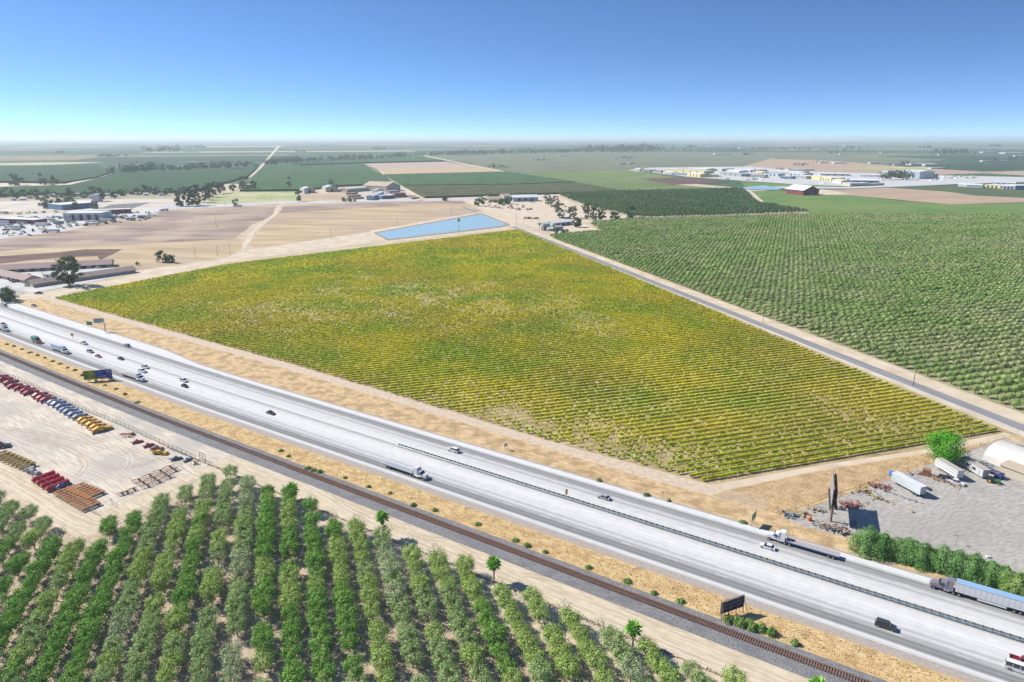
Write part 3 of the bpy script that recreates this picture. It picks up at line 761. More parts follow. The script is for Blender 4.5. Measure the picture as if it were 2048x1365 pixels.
# fewer than one in thirty missing
missing = set()
for i, s in enumerate(spots):
    if rnd.random() < .045: missing.add(i)
live = [s for i, s in enumerate(spots) if i not in missing]
order = sorted(live, key=lambda s: (0 if visible(s[3] + Vector((0, 0, 3)), 5, 5) else 1, s[3].length))
single = order[:300]; rest = order[300:]
rowcol = {}
for s in single: rowcol.setdefault(s[0], []).append(s)
rowtone = {}
for r, ls in rowcol.items():
    ls.sort(key=lambda s: -s[2])
    for j, s in enumerate(ls):
        x, y = project(s[3])
        w = .15 + .65 * min(1, max(0, x / 1500.0))
        if r not in rowtone: rowtone[r] = rnd.random()
        u = value_noise(np.array([[s[3].x, s[3].y]]), 14, 31)[0] * .35 + rnd.random() * .12 + rowtone[r] * .53
        ci = 3 if u < .60 - w * .62 else 0 if u < .60 - w * .16 else 1 if u < .80 - .14 * w else 2
        tm, cm, _ = rnd.choice([p for p in protos if p[2] == ci])
        edge = (j == 0)
        if (edge and rnd.random() < .30) or rnd.random() < .02: tm, cm = sparse_tm, sparse_cm
        side = "track" 
        t = thing("almond_tree", "almond tree, %s from the dirt track in the %s orchard row from the left" % (ordn(j + 1), ordn(rid.get(r, r))), "tree", s[3] + Vector((rnd.uniform(-.3, .3), rnd.uniform(-.3, .3), 0)), GA + rnd.choice((0, math.pi)) + rnd.uniform(-.2, .2), "almond trees in the orchard below the railway")
        k = rnd.uniform(.88, 1.16); t.scale = (k * 1.02, k * 1.22, k * rnd.uniform(1.0, 1.2))
        link(bpy.data.objects.new("trunk", tm), t); link(bpy.data.objects.new("crown", cm), t)
if rest:
    C = np.array([tuple(s[3]) for s in rest]); g = np.random.default_rng(9); acc = []
    for q in C:
        cm = rnd.choice([p for p in protos if p[2] == 1])[1]; A_ = np.zeros(len(cm.vertices) * 3, np.float32); cm.vertices.foreach_get("co", A_); A_ = A_.reshape(-1, 3) * g.uniform(.92, 1.1)
        th = GA + g.uniform(-.2, .2); A_ = np.stack([A_[:, 0] * math.cos(th) - A_[:, 1] * 1.2 * math.sin(th), A_[:, 0] * math.sin(th) + A_[:, 1] * 1.2 * math.cos(th), A_[:, 2]], 1) + q
        acc.append((A_, np.arange(len(A_)).reshape(-1, 4)))
    V, F = cat_VF(acc)
    V2, F2 = tubes_np(C, C + np.array([0, 0, 2.4]), .14)
    mi = np.concatenate([np.zeros(len(F), int), np.ones(len(F2), int)]); V, F = cat_VF([(V, F), (V2, F2)])
    o = link(bpy.data.objects.new("orchard_trees", np_mesh("orchard_rest", V, F, [LEAVES[1], BARK], mi)))
    tag(o, "remaining almond trees at the edge of the near orchard", "orchard", kind="stuff")
# drip hose line with clods along the orchard edge
db = MB()
a = al2 - 40
while a < 250:
    p = S(a, 135.6 + rnd.uniform(-.15, .15), .1)
    db.box(p, (rnd.uniform(.5, 1.3), rnd.uniform(.25, .5), rnd.uniform(.12, .3)), rnd.uniform(0, 3)); a += .7
tag(db.build("clod_ridge", M("clod_soil", (.30, .23, .17), (.40, .31, .22), scale=1)), "low ridge of brown clods along the orchard edge", "soil", kind="stuff")

# ---- grasses on the verges
def tufts(name, mat, n, fs, label, size=(.25, .6), seed=3, h=.15):
    g = np.random.default_rng(seed); pts = []
    for _ in range(n):
        p = fs(g)
        pts.append((p.x, p.y, h + g.random() * .25))
    P = np.array(pts); V, F = leaves(g, P, g.uniform(size[0], size[1], n), up=.7)
    return tag(link(bpy.data.objects.new(name, np_mesh(name, V, F, mat))), label, "grass", kind="stuff")
TUFT = M("dry_tuft", (.74, .54, .28), (.50, .34, .16), scale=.3, isl=.2)
TUFT2 = M("orange_tuft", (.92, .68, .40), (.66, .47, .26), scale=.22, isl=.15, lo=.38, hi=.72)
def north_s(g):
    al = -620 + 700 * g.random() ** .5; s = upper(al) + 1.5 + (gedge(al) - upper(al) - 1.5) * g.random()
    p_ = S(al, s)
    if inpoly(p_, LOT): return north_s(g)
    return S(al, max(s, upper(al) + 1.5))
tufts("dry_verge_grass", TUFT2, 60000, north_s, "tall dry orange grass on the verge between freeway and vineyard", (.10, .26), 4, .08)
tufts("dry_verge_grass", TUFT, 12000, lambda g: S(-560 + 760 * g.random() ** .5, 155.2 + 8.5 * g.random()), "dry golden grass between railway and freeway", (.2, .5), 5)
def tri(g):
    while True:
        a = 130 + 155 * g.random(); b = 150 + 40 * g.random(); p = E(a, b)
        if inpoly(p, [S(-58, 217), G(1440, 984), G(1640, 942), G(1845, 909), G(2000, 882), G(1860, 926), G(1700, 980), G(1560, 1030)]): return p
tufts("dry_field_grass", TUFT2, 50000, tri, "dry orange grass in the corner patch below the field track", (.12, .28), 6, .1)
# ================================================================== vehicles
RUB = M("tyre_rubber", (.03, .03, .03), rough=.8); RIM = M("wheel_rim", (.55, .56, .58), rough=.35, metal=.8)
GLASS = M("vehicle_glass", (.02, .03, .04), rough=.08, spec=.8); DARK = M("dark_steel", (.06, .06, .065), rough=.6)
CHROME = M("bright_metal", (.62, .64, .66), rough=.3, metal=.7)
LAMPR = M("red_lamp", (.45, .02, .02), rough=.3); LAMPW = M("head_lamp", (.8, .8, .75), rough=.2)
PAINTS = {}
def paint(n, c):
    if n not in PAINTS: PAINTS[n] = M("paint_" + n, c, rough=.3, coat=.6, spec=.5)
    return PAINTS[n]
P_WHITE = paint("white", (.80, .81, .82)); P_SILV = paint("silver", (.42, .44, .47)); P_DARK = paint("charcoal", (.05, .055, .07)); P_RED = paint("red", (.42, .03, .04))
P_MAR = paint("maroon", (.28, .02, .03)); P_BLUE = paint("blue", (.04, .12, .38)); P_LBLUE = paint("pale_blue", (.32, .50, .72)); P_GREY = paint("mauve_grey", (.24, .22, .27)); P_GREEN = paint("green", (.03, .30, .16))
P_YEL = paint("yellow", (.75, .42, .02)); P_ORG = paint("orange", (.70, .26, .07)); P_PINK = paint("faded_red", (.52, .16, .18)); P_TAN = paint("tan", (.50, .42, .30))
def wheel(parent, x, y, r=.34, w=.24, dual=False):
    b = MB(); s = 1 if y > 0 else -1; w2 = w * 2.1 if dual else w
    b.tube((x, y - s * w2 / 2, r), (x, y + s * w2 / 2, r), r, 12, 0, smooth=False)
    o = b.build("wheel", RUB, parent)
    c = MB(); c.tube((x, y + s * w2 / 2, r), (x, y + s * (w2 / 2 + .02), r), r * .6, 10, 0, smooth=False); c.build("rim", RIM, o)
    return o
def make_car(name, label, cat, kind, pm, loc=(0, 0, 0), rz=0, group=None):
    t = thing(name, label, cat, loc, rz, group)
    L, W, H, zb, zt = {"sedan": (4.7, 1.82, 1.45, .22, .88), "suv": (4.95, 1.98, 1.82, .28, 1.08), "pickup": (5.8, 2.0, 1.9, .34, 1.12), "van": (5.6, 2.0, 2.2, .26, 1.15), "hatch": (4.2, 1.75, 1.5, .2, .9)}[kind]
    h = L / 2; b = MB(); g = MB()
    hood = {"sedan": 1.25, "suv": 1.2, "pickup": 1.35, "van": .9, "hatch": 1.0}[kind]
    low = [(-h + .05, zb), (h - .05, zb), (h, zb + .3), (h - .08, zt - .14), (h - hood, zt), (-h + .12, zt), (-h, zt - .2)]
    ins = [.06, .06, .08, .14, .06, .05, .05]
    if kind == "pickup":
        low = [(-h + .05, zb), (h - .05, zb), (h, zb + .3), (h - .08, zt - .1), (h - hood, zt), (-h + 2.05, zt), (-h + 2.05, zt - .45), (-h, zt - .45)]; ins = [.05] * 8
        b.prism(low, -W / 2, W / 2, 0, ins)
        for y in (-W / 2 + .1, W / 2 - .1): b.box((-h + 1.0, y, zt - .22), (2.0, .1, .46), 0, 0)
        b.box((-h + .06, 0, zt - .22), (.08, W - .2, .46), 0, 0)
        c0, c1, c2, c3 = -h + 2.1, -h + 2.3, h - hood - .75, h - hood + .02
    else:
        b.prism(low, -W / 2, W / 2, 0, ins)
        c0, c1, c2, c3 = {"sedan": (-h + .55, -h + 1.15, h - hood - .85, h - hood), "suv": (-h + .12, -h + .4, h - hood - .6, h - hood), "van": (-h + .06, -h + .2, h - hood - .7, h - hood), "hatch": (-h + .12, -h + .6, h - hood - .75, h - hood)}[kind]
    g.prism([(c0, zt - .02), (c3, zt - .02), (c2, H - .05), (c1, H - .05)], -W / 2 + .07, W / 2 - .07, 0, [0, 0, .17, .17])
    b.box(((c1 + c2) / 2, 0, H - .03), (c2 - c1 + .06, W - .46, .07), 0, 0)
    for x in (c1 + (c2 - c1) * .33, c1 + (c2 - c1) * .72):
        for s in (-1, 1): b.box((x, s * (W / 2 - .145), (zt + H) / 2 - .02), (.07, .06, H - zt), 0, 0, rx=s * .33)
    b.build("body", pm, t); g.build("window", GLASS, t)
    wb = L * .29
    for x in (-wb - .12, wb + .18):
        for y in (-W / 2 + .1, W / 2 - .1): wheel(t, x, y, .33 if kind in ("sedan", "hatch") else .38)
    for s in (-1, 1):
        l = MB(); l.box((h - .06, s * (W / 2 - .3), zb + .42), (.12, .34, .16)); l.build("headlight", LAMPW, t)
        l = MB(); l.box((-h + .02, s * (W / 2 - .16), zt - .22), (.08, .16, .26)); l.build("tail_light", LAMPR, t)
    return t
def tractor_unit(t, pm, x0=0, small=False):
    """cab with its nose at +x"""
    b = MB()
    b.box((x0 - 1.0, 0, .75), (7.0, .9, .35), 0, 1)                       # chassis
    b.prism([(x0 + .9, .85), (x0 + 2.9, .75), (x0 + 3.0, 1.45), (x0 + 2.6, 1.85), (x0 + .9, 2.1)], -1.05, 1.05, 0, [.1, .15, .18, .2, .08])   # hood
    b.prism([(x0 - .7, .9), (x0 + 1.0, .9), (x0 + 1.0, 2.1), (x0 + .5, 2.95), (x0 - .7, 3.05)], -1.2, 1.2, 0, [.05, .05, .1, .16, .1])
    if not small: b.prism([(x0 - 2.5, .9), (x0 - .65, .9), (x0 - .65, 3.2), (x0 - 1.0, 3.9), (x0 - 2.5, 3.95)], -1.22, 1.22, 0, [.02, .02, .1, .2, .12])
    b.build("cab", [pm, DARK], t)
    g = MB(); g.prism([(x0 + .80, 2.15), (x0 + 1.04, 2.12), (x0 + .56, 2.92), (x0 + .32, 2.94)], -1.08, 1.08, 0, [.04, .04, .1, .1]); g.build("windscreen", GLASS, t)
    for s in (-1, 1):
        w = MB(); w.box((x0 + .2, s * 1.19, 2.3), (.95, .05, .6)); w.build("side_window", GLASS, t)
        f = MB(); f.tube((x0 - 1.7, s * 1.0, .8), (x0 - .3, s * 1.0, .8), .32, 10); f.build("fuel_tank", CHROME, t)
        e = MB(); e.tube((x0 - .75, s * 1.15, 1.0), (x0 - .75, s * 1.15, 3.9 if not small else 3.3), .08, 6); e.build("exhaust_stack", CHROME, t)
        m = MB(); m.box((x0 + .95, s * 1.38, 2.35), (.12, .16, .5)); m.build("mirror", DARK, t)
        wheel(t, x0 + 2.0, s * 1.05, .5, .3)
        for x in (-2.6, -3.9): wheel(t, x0 + x, s * .98, .5, .27, dual=True)
    bb = MB(); bb.box((x0 + 3.02, 0, .62), (.14, 2.3, .36)); bb.build("bumper", CHROME, t)
def make_semi(name, label, pm, kind, tm, tm2, loc, rz, group=None, TL=15.5, skirt=False):
    t = thing(name, label, "truck", loc, rz, group)
    tractor_unit(t, pm)
    x1 = -2.9; x0 = x1 - TL
    b = MB()
    if kind == "box":
        b.box(((x0 + x1) / 2, 0, 2.68), (TL, 2.55, 2.75), 0, 0)
        b.box(((x0 + x1) / 2, 0, 1.22), (TL - .3, 1.1, .16), 0, 1)
        for z in (1.36, 4.0): 
            for s in (-1, 1): b.box(((x0 + x1) / 2, s * 1.285, z), (TL, .04, .12), 0, 2)
        n = int(TL / 1.2)
        for i in range(n):
            for s in (-1, 1): b.box((x0 + (i + .5) * TL / n, s * 1.28, 2.7), (.05, .03, 2.5), 0, 2)
        if skirt:
            for s in (-1, 1): b.box(((x0 + x1) / 2 - .3, s * 1.24, .95), (6.5, .04, .7), 0, 0)
        tr = b.build("trailer", [tm, DARK, CHROME], t)
        rf = MB(); rf.box(((x0 + x1) / 2, 0, 4.075), (TL + .01, 2.5, .03)); rf.build("roof_panel", tm2, tr)
    elif kind == "flat":
        b.box(((x0 + x1) / 2, 0, 1.38), (TL, 2.5, .16), 0, 0)
        for s in (-.5, .5): b.box(((x0 + x1) / 2, s, 1.12), (TL, .12, .36), 0, 1)
        for s in (-1, 1): b.box(((x0 + x1) / 2, s * 1.22, 1.2), (TL, .06, .32), 0, 1)
        b.box((x1 - .1, 0, 1.9), (.12, 2.4, .9), 0, 2)
        tr = b.build("trailer", [tm, tm2, CHROME], t)
    for x in (x0 + 1.6, x0 + 2.9):
        for s in (-1, 1): wheel(tr, x, s * .98, .5, .27, dual=True)
    return t
FW, BK = -FA, math.pi - FA
def place_s(px):
    a, s = toS(G(*px)); return a, s
def onroad(px, z=.18): p = G(px[0], px[1]); p.z = z; return p
# far carriageway heads up-left, near carriageway heads down-right
make_semi("semi_truck", "mauve grey truck pulling a long white box trailer along the far lane beside the hedge", P_GREY, "box", P_WHITE, P_LBLUE, S(place_s((1856, 1196))[0] + 3, 200.2, .18), BK, "trucks on the freeway", 16.2, True)
def place_s(px): 
    a, s = toS(G(*px)); return a, s
make_semi("semi_truck", "white truck pulling an empty flatbed trailer beside the scrap yard", P_WHITE, "flat", M("flatbed_planks", (.38, .34, .34), (.45, .42, .42), scale=2), P_BLUE, S(place_s((1527, 1088))[0] + 3, 200.2, .18), BK, "trucks on the freeway", 15)
make_semi("semi_truck", "white truck with a long empty flatbed in the near lane at mid freeway", P_WHITE, "flat", P_SILV, DARK, S(place_s((850, 952))[0], 171.4, .18), FW, "trucks on the freeway", 14.5)
make_semi("semi_truck", "white truck with a short flatbed just past the colourful billboard", P_WHITE, "flat", P_TAN, DARK, S(place_s((298, 758))[0], 172.3, .18), FW, "trucks on the freeway", 13)
make_semi("semi_truck", "white truck pulling a white and pale blue box trailer behind the green hopper", P_WHITE, "box", P_LBLUE, P_WHITE, S(place_s((151, 703))[0], 172.6, .18), FW, "trucks on the freeway", 11)
make_semi("semi_truck", "white truck with an empty flatbed entering the photo at the left edge", P_WHITE, "flat", P_TAN, DARK, S(place_s((18, 662))[0], 173, .18), FW, "trucks on the freeway", 12)
# dump truck
def dump_truck():
    a, s = place_s((88, 685)); t = thing("dump_truck", "red cabbed truck carrying a tall green hopper body", "truck", S(a, 172.8, .18), FW)
    tractor_unit(t, P_RED, small=True)
    b = MB(); b.prism([(-5.6, 1.1), (-1.3, 1.1), (-.8, 3.3), (-6.2, 3.3)], -1.25, 1.25, 0, [.25, .25, 0, 0]); b.box((-3.4, 0, 3.5), (5.5, 2.6, .4), 0, 0)
    for x in (-5.4, -4.2, -3.0, -1.8):
        for s_ in (-1, 1): b.box((x, s_ * 1.27, 2.3), (.1, .12, 2.0), 0, 0)
    b.build("hopper", P_GREEN, t)
dump_truck()
CARS = [
    ("suv", P_DARK, (1771, 1252), 174.5, FW, "dark grey sport utility vehicle below the median barrier", "car"),
    ("pickup", P_MAR, (2046, 1318), 178.0, FW, "dark red pickup at the right edge of the near lanes", "pickup"),
    ("van", P_WHITE, (2036, 1338), 174.8, FW, "white van beside the dark red pickup", "van"),
    ("sedan", P_WHITE, (1530, 1107), 194.5, BK, "white car passing the white flatbed truck", "car"),
    ("sedan", P_SILV, (1200, 1006), 194.4, BK, "silver car right of the yellow median sign", "car"),
    ("suv", P_WHITE, (909, 903), 195.5, BK, "white car on the far lanes where the median barrier starts", "car"),
    ("suv", P_SILV, (254, 694), 194.5, BK, "silver car alone on the far lanes left of the fields", "car"),
    ("van", P_WHITE, (9, 613), 199.8, BK, "white van at the top left end of the freeway", "van"),
    ("sedan", P_DARK, (534, 832), 181.0, FW, "dark car alone in the middle near lanes", "car"),
    ("suv", P_WHITE, (291, 737), 182.3, FW, "white car beside the short flatbed truck", "car"),
    ("pickup", P_WHITE, (285, 745), 177.5, FW, "white pickup between the short flatbed truck and the white car", "pickup"),
    ("suv", P_WHITE, (368, 764), 179.5, FW, "white car level with the dark hatchback", "car"),
    ("hatch", P_DARK, (370, 775), 175.6, FW, "dark hatchback following the short flatbed truck", "car"),
    ("sedan", P_DARK, (242, 720), 179.2, FW, "dark sedan above the colourful billboard", "car"),
    ("suv", P_SILV, (181, 706), 180.2, FW, "silver car right behind the faded red car", "car"),
    ("sedan", P_PINK, (197, 715), 177.8, FW, "faded red car ahead of a silver car", "car"),
    ("pickup", P_WHITE, (168, 689), 187.0, FW, "white pickup on the left of the yellow warning sign post", "pickup"),
    ("suv", P_DARK, (8, 652), 180.5, FW, "dark car at the left photo edge beside a flatbed truck", "car"),
]
for kind, pm, px, s_, rz, lab, cat in CARS:
    a, s = place_s(px); make_car({"van": "van", "pickup": "pickup_truck"}.get(kind, "car"), lab, cat, kind, pm, S(a, s_ - bend(a) * 0 if a > -280 else s, .18), rz, "vehicles driving on the freeway")
p = G(221, 760); make_car("pickup_truck", "white pickup parked in the dry grass below the colourful billboard", "pickup", "pickup", P_WHITE, (p.x, p.y, .12), FW - .2)
p = G(68, 613); make_car("car", "dark car parked under the shade tree beside the far end of the freeway", "car", "sedan", P_GREY, (p.x, p.y, .12), R(-30))

# ================================================================== median barrier, signs, fences
GALV = M("galvanised_steel", (.30, .38, .42), (.38, .46, .49), scale=.5, rough=.5, metal=.3)
def barrier():
    t = thing("guardrail", "double sided steel median guardrail with dark blocks along the freeway", "guardrail", (0, 0, 0), 0)
    a0, a1 = -177, 140
    for s in (186.75, 187.85):
        b = MB(); a = a0
        while a < a1:
            q = min(a + 8, a1)
            for z0, z1 in ((.42, .58), (.62, .78), (.22, .38)):
                b.add([S(a, s, .18 + z0), S(q, s, .18 + z0), S(q, s, .18 + z1), S(a, s, .18 + z1)], [(0, 1, 2, 3)])
                sg = .1 if s > 187.3 else -.1
                b.add([S(a, s, .18 + z1), S(q, s, .18 + z1), S(q, s + sg, .18 + (z0 + z1) / 2), S(a, s + sg, .18 + (z0 + z1) / 2)], [(0, 1, 2, 3)])
            b.add([S(a, s, .98), S(q, s, .98), S(q, s + (.18 if s < 187.3 else -.18), .98), S(a, s + (.18 if s < 187.3 else -.18), .98)], [(0, 1, 2, 3)])
            a = q
        b.build("rail", GALV, t)
    n = 0; rest = MB(); a = a1 - 1
    while a > a0:
        b = MB() if n < 100 else rest
        b.box(S(a, 187.3, .62), (.22, 1.0, .9), -FA)
        if n < 100: b.build("post", DARK, t)
        n += 1; a -= 1.9
    if rest.v: tag(rest.build("posts", DARK, t), kind="stuff")
barrier()
def sign(name, label, loc, w, h, zc, mat, rz, posts=2, mat_back=None, text=None, diamond=False):
    t = thing(name, label, "sign", loc, rz)
    b = MB()
    if diamond:
        b.prism([(-w * .7, zc), (0, zc - w * .7), (w * .7, zc), (0, zc + w * .7)], -.03, .03)
    else: b.box((0, 0, zc), (w, .06, h))
    b.build("panel", mat, t)
    if not diamond and h > .8:
        e = MB()
        for z in (-1, 1): e.box((0, -.035, zc + z * (h / 2 - .06)), (w - .08, .02, .05))
        for x in (-1, 1): e.box((x * (w / 2 - .06), -.035, zc), (.05, .02, h - .08))
        e.build("border", WHITE, t)
    for i in range(posts):
        x = 0 if posts == 1 else (-w * .3 if i == 0 else w * .3)
        q = MB(); q.box((x, .06, (zc - h / 2) / 2 + .15), (.13, .1, zc + h / 2)); q.build("post", M("sign_post", (.28, .23, .18)), t)
    return t
SGREEN = M("sign_green", (.02, .28, .20), rough=.4); SYEL = M("sign_yellow", (.80, .50, .02), rough=.4); SGREY = M("sign_back", (.50, .55, .60), rough=.4)
p = G(1506, 1052); sign("road_sign", "tall green road sign on two posts beside the dark patch near the scrap yard", (p.x, p.y, .1), 3.9, 2.6, 3.4, SGREEN, -FA + R(84))
p = G(1012, 901); sign("road_sign", "small grey backed road sign on two posts on the far verge", (p.x, p.y, .1), 1.7, 1.3, 2.3, SGREY, -FA + R(70))
p = G(1325, 997); sign("road_sign", "small white route marker on one thin post at the far verge", (p.x, p.y, .1), .7, .8, 2.0, SGREY, -FA + R(75), 1)
a, s = place_s((1132, 999)); sign("road_sign", "yellow warning sign standing on the median guardrail", S(a, 187.3, .18), .95, 2.0, 2.6, SYEL, -FA + R(60), 1)
p = G(146, 680); sign("road_sign", "yellow diamond warning sign on a post in the far median", (p.x, p.y, .18), 1.7, 1.4, 3.0, SYEL, R(5), 1, diamond=True)
p = G(180, 655); sign("road_sign", "green exit sign beside the overhead sign gantry", (p.x, p.y, .1), 4.2, 2.4, 2.6, SGREEN, R(-8))
p = G(833, 967); 
def gantry():
    p = G(211, 664); t = thing("sign_gantry", "grey cantilever sign gantry with a wide panel seen from behind", "sign", (p.x, p.y, .1), R(14))
    b = MB(); b.tube((0, 0, 0), (0, 0, 9), .3, 8, 0, .24); b.build("post", GALV, t)
    b = MB(); b.box((-2.6, 0, 8.6), (5.4, .25, .25)); b.box((-2.6, 0, 7.0), (5.4, .25, .25)); b.build("arm", GALV, t)
    b = MB(); b.box((-3.0, -.3, 7.6), (5.4, .12, 3.0)); 
    for x in (-4.8, -3.6, -2.4, -1.2): b.box((x, -.2, 7.6), (.1, .12, 3.0))
    b.build("panel", M("panel_back", (.34, .44, .46), rough=.4), t)
gantry()
# utility poles
WOOD = M("pole_wood", (.20, .16, .12), (.28, .22, .17), scale=2)
def pole(label, p, h=11, rz=0, grp="utility poles"):
    t = thing("utility_pole", label, "pole", (p.x, p.y, 0), rz, grp)
    b = MB(); b.tube((0, 0, 0), (0, 0, h), .2, 7, 0, .13); b.build("post", WOOD, t)
    b = MB(); b.box((0, 0, h - .6), (2.4, .13, .15)); b.build("crossarm", WOOD, t)
    for x in (-1, -.4, .4, 1):
        q = MB(); q.tube((x, 0, h - .52), (x, 0, h - .3), .06, 6); q.build("insulator", CHROME, t)
for i, px in enumerate([(1826, 772), (1526, 645), (1351, 572), (1226, 519), (1136, 481)]):
    pole("wooden utility pole beside the right hand farm road, %s counted from the near end" % ordn(i + 1), G(*px), 10.5 if i < 2 else 10, GA + R(90) * 0, "utility poles along the farm road")
for i, (x, y, h) in enumerate([(1033, 449, 14), (1048, 448, 9), (1075, 449, 9), (1063, 446, 9)]): pole("wooden utility pole by the pond corner, %s from the left" % ["first", "second", "fourth", "third"][i], G(x, y), h, .3, "utility poles by the pond corner")
for i, (x, y, h) in enumerate([(433, 457, 15), (451, 421, 15), (544, 407, 15), (355, 420, 22), (252, 427, 24), (111, 430, 26), (90, 571, 12), (391, 517, 12), (461, 511, 12), (435, 512, 10), (662, 477, 12), (629, 406, 15), (795, 452, 12), (903, 429, 12)]):
    pole("tall dark utility pole in the fields left of the pond, %s from the left" % ordn(sorted([90, 111, 252, 355, 391, 433, 435, 451, 461, 544, 629, 662, 795, 903]).index(x) + 1), G(x, y), h, .2, "utility poles left of the pond")
# ---- chain link fence round the equipment yard
FPOST = M("fence_post", (.16, .16, .16)); WIRE = M("chain_link_mesh", (.30, .31, .32), alpha=.22)
def fence(name, label, pts, sp=3.2, h=2.2, mesh=True, pm=FPOST):
    t = thing(name, label, "fence", (0, 0, 0)); rail = MB(); wire = MB(); n = 0
    for p, q in zip(pts[:-1], pts[1:]):
        d = (q - p); k = max(1, int(d.length / sp))
        for i in range(k + 1):
            r = p + d * i / k; n += 1
            if n <= 98: b = MB(); b.tube((r.x, r.y, 0), (r.x, r.y, h + .05), .06, 5); b.build("post", pm, t)
        for z in (h, .25): rail.tube((p.x, p.y, z), (q.x, q.y, z), .03, 4)
        if mesh: wire.add([(p.x, p.y, .1), (q.x, q.y, .1), (q.x, q.y, h), (p.x, p.y, h)], [(0, 1, 2, 3)])
    rail.build("rail", pm, t)
    if mesh: wire.build("wire_mesh", WIRE, t)
    return t
fence("chain_link_fence", "chain link fence behind the row of red and yellow machines", [G(-30, 735), G(75, 778), G(165, 821), G(242, 852), G(320, 888), G(392, 921)], 3.2)
fence("chain_link_fence", "chain link fence in front of the red cylinders and orange racks", [G(-40, 888), G(40, 939), G(100, 975), G(190, 1030)], 3.2)
fence("chain_link_fence", "low sparse wire fence between yard corner and the gate", [G(193, 1028), G(225, 1010), G(305, 969), G(365, 939), G(384, 930)], 6, mesh=False)
def gate():
    p = G(400, 918); q = G(409, 924); t = thing("steel_gate", "dark swung open steel gate at the yard corner", "gate", (p.x, p.y, .05), R(-38))
    for x in (0, 2.2, 4.4): b = MB(); b.tube((x, 0, 0), (x, 0, 3.0), .09, 6); b.build("post", FPOST, t)
    b = MB()
    for z in (.5, 1.6, 2.7, 3.0): b.box((2.2, 0, z), (4.5, .08, .1))
    b.build("rail", FPOST, t)
gate()
# ---- railway
def railway():
    RUST = M("rusty_rail", (.32, .17, .11), (.40, .24, .17), scale=1, rough=.5, metal=.3); TIE = M("sleeper_timber", (.20, .12, .09), (.30, .18, .13), scale=1.5)
    t = thing("railway_track", "rusty single railway track running beside the grey ballast", "railway")
    for s in (150.4, 151.85):
        b = MB(); a = -900
        while a < 240:
            b.add([S(a, s - .05, .30), S(a + 20, s - .05, .30), S(a + 20, s - .05, .48), S(a, s - .05, .48), S(a, s + .05, .30), S(a + 20, s + .05, .30), S(a + 20, s + .05, .48), S(a, s + .05, .48)], [(0, 1, 2, 3), (7, 6, 5, 4), (3, 2, 6, 7)]); a += 20
        b.build("rail", RUST, t)
    a = 60; n = 0; rest = MB()
    while a > -520:
        b = MB() if n < 100 else rest
        b.box(S(a, 151.12, .26), (.26, 2.6, .16), -FA)
        if n < 100: b.build("sleeper", TIE, t)
        n += 1; a -= .62 if a > -200 else 1.24
    tag(rest.build("sleepers", TIE, t), kind="stuff")
railway()
# ================================================================== palms, trees, shrubs
PALMG = leafmat("palm_leaf", (.20, .44, .06), (.30, .54, .12), scale=1, isl=.3); PALMD = M("dead_frond", (.30, .22, .13), (.38, .29, .18), scale=2, isl=.2); PTR = M("palm_trunk", (.22, .17, .14), (.30, .24, .20), scale=3)
def fan(b, base, tip, w):
    base, tip = Vector(base), Vector(tip); d = tip - base; side = d.cross(Vector((0, 0, 1))); side.normalize() if side.length > .01 else None
    mid = base.lerp(tip, .55) + Vector((0, 0, .18)); 
    b.add([base, mid + side * w, tip + Vector((0, 0, -.25)), mid - side * w], [(0, 1, 2, 3)])
    for k in (-1, 1):
        b.add([base.lerp(tip, .35), mid + side * w * k * 1.35 + Vector((0, 0, -.15)), base.lerp(tip, .85) + side * w * k * 1.0 + Vector((0, 0, -.3)), mid], [(0, 1, 2, 3)])
def palm(label, p, h, seed, cr=2.7):
    r = random.Random(seed); t = thing("palm_tree", label, "palm", (p.x, p.y, 0), r.random() * 6, "palms along the dirt track")
    b = MB(); b.tube((0, 0, 0), (.1, 0, h), .26, 8, 0, .17); b.build("trunk", PTR, t)
    c = MB()
    for i in range(46):
        th = i * 2.4; e = 1.3 - 1.9 * (i / 46.0); q = cr * r.uniform(.8, 1.1)
        fan(c, (.1, 0, h), (.1 + math.cos(th) * math.cos(e) * q, math.sin(th) * math.cos(e) * q, h + .3 + math.sin(e) * q * .95), .36)
    c.build("crown", PALMG, t)
    c = MB()
    for i in range(26):
        th = i * 2.4; q = r.uniform(.5, 1.0)
        fan(c, (.1, 0, h - .4), (.1 + math.cos(th) * q * .9, math.sin(th) * q * .9, h - 1.3 - r.random() * .9), .25)
    c.build("dead_skirt", PALMD, t); return t
palm("fan palm furthest left along the dirt track, low among the almond trees", G(586, 1000), 4.2, 1)
palm("tall fan palm rising from the orchard edge, second along the dirt track", G(766, 1076), 7.2, 2)
palm("fan palm with bare trunk against the dirt track, third from the left", G(988, 1166), 6.0, 3)
palm("fan palm nearest the dark billboard, fourth along the track", G(1265, 1298), 5.6, 4)
palm("fan palm just entering the bottom edge of the photo", G(1632, 1400), 3.6, 5)
t = palm("lone tall palm silhouetted before the blue pond", G(918, 468), 17.5, 6, 3.0); t["group"] = "palms by the pond"
for p, h, lab, sd in ((G(1079, 462), 9, "small palm at the left of the farmstead by the road", 7), (G(1107, 464), 8, "dark palm in front of the farmstead's grey shed", 8)):
    t = palm(lab, p, h, sd, 2.6); t["group"] = "palms at the farmstead"

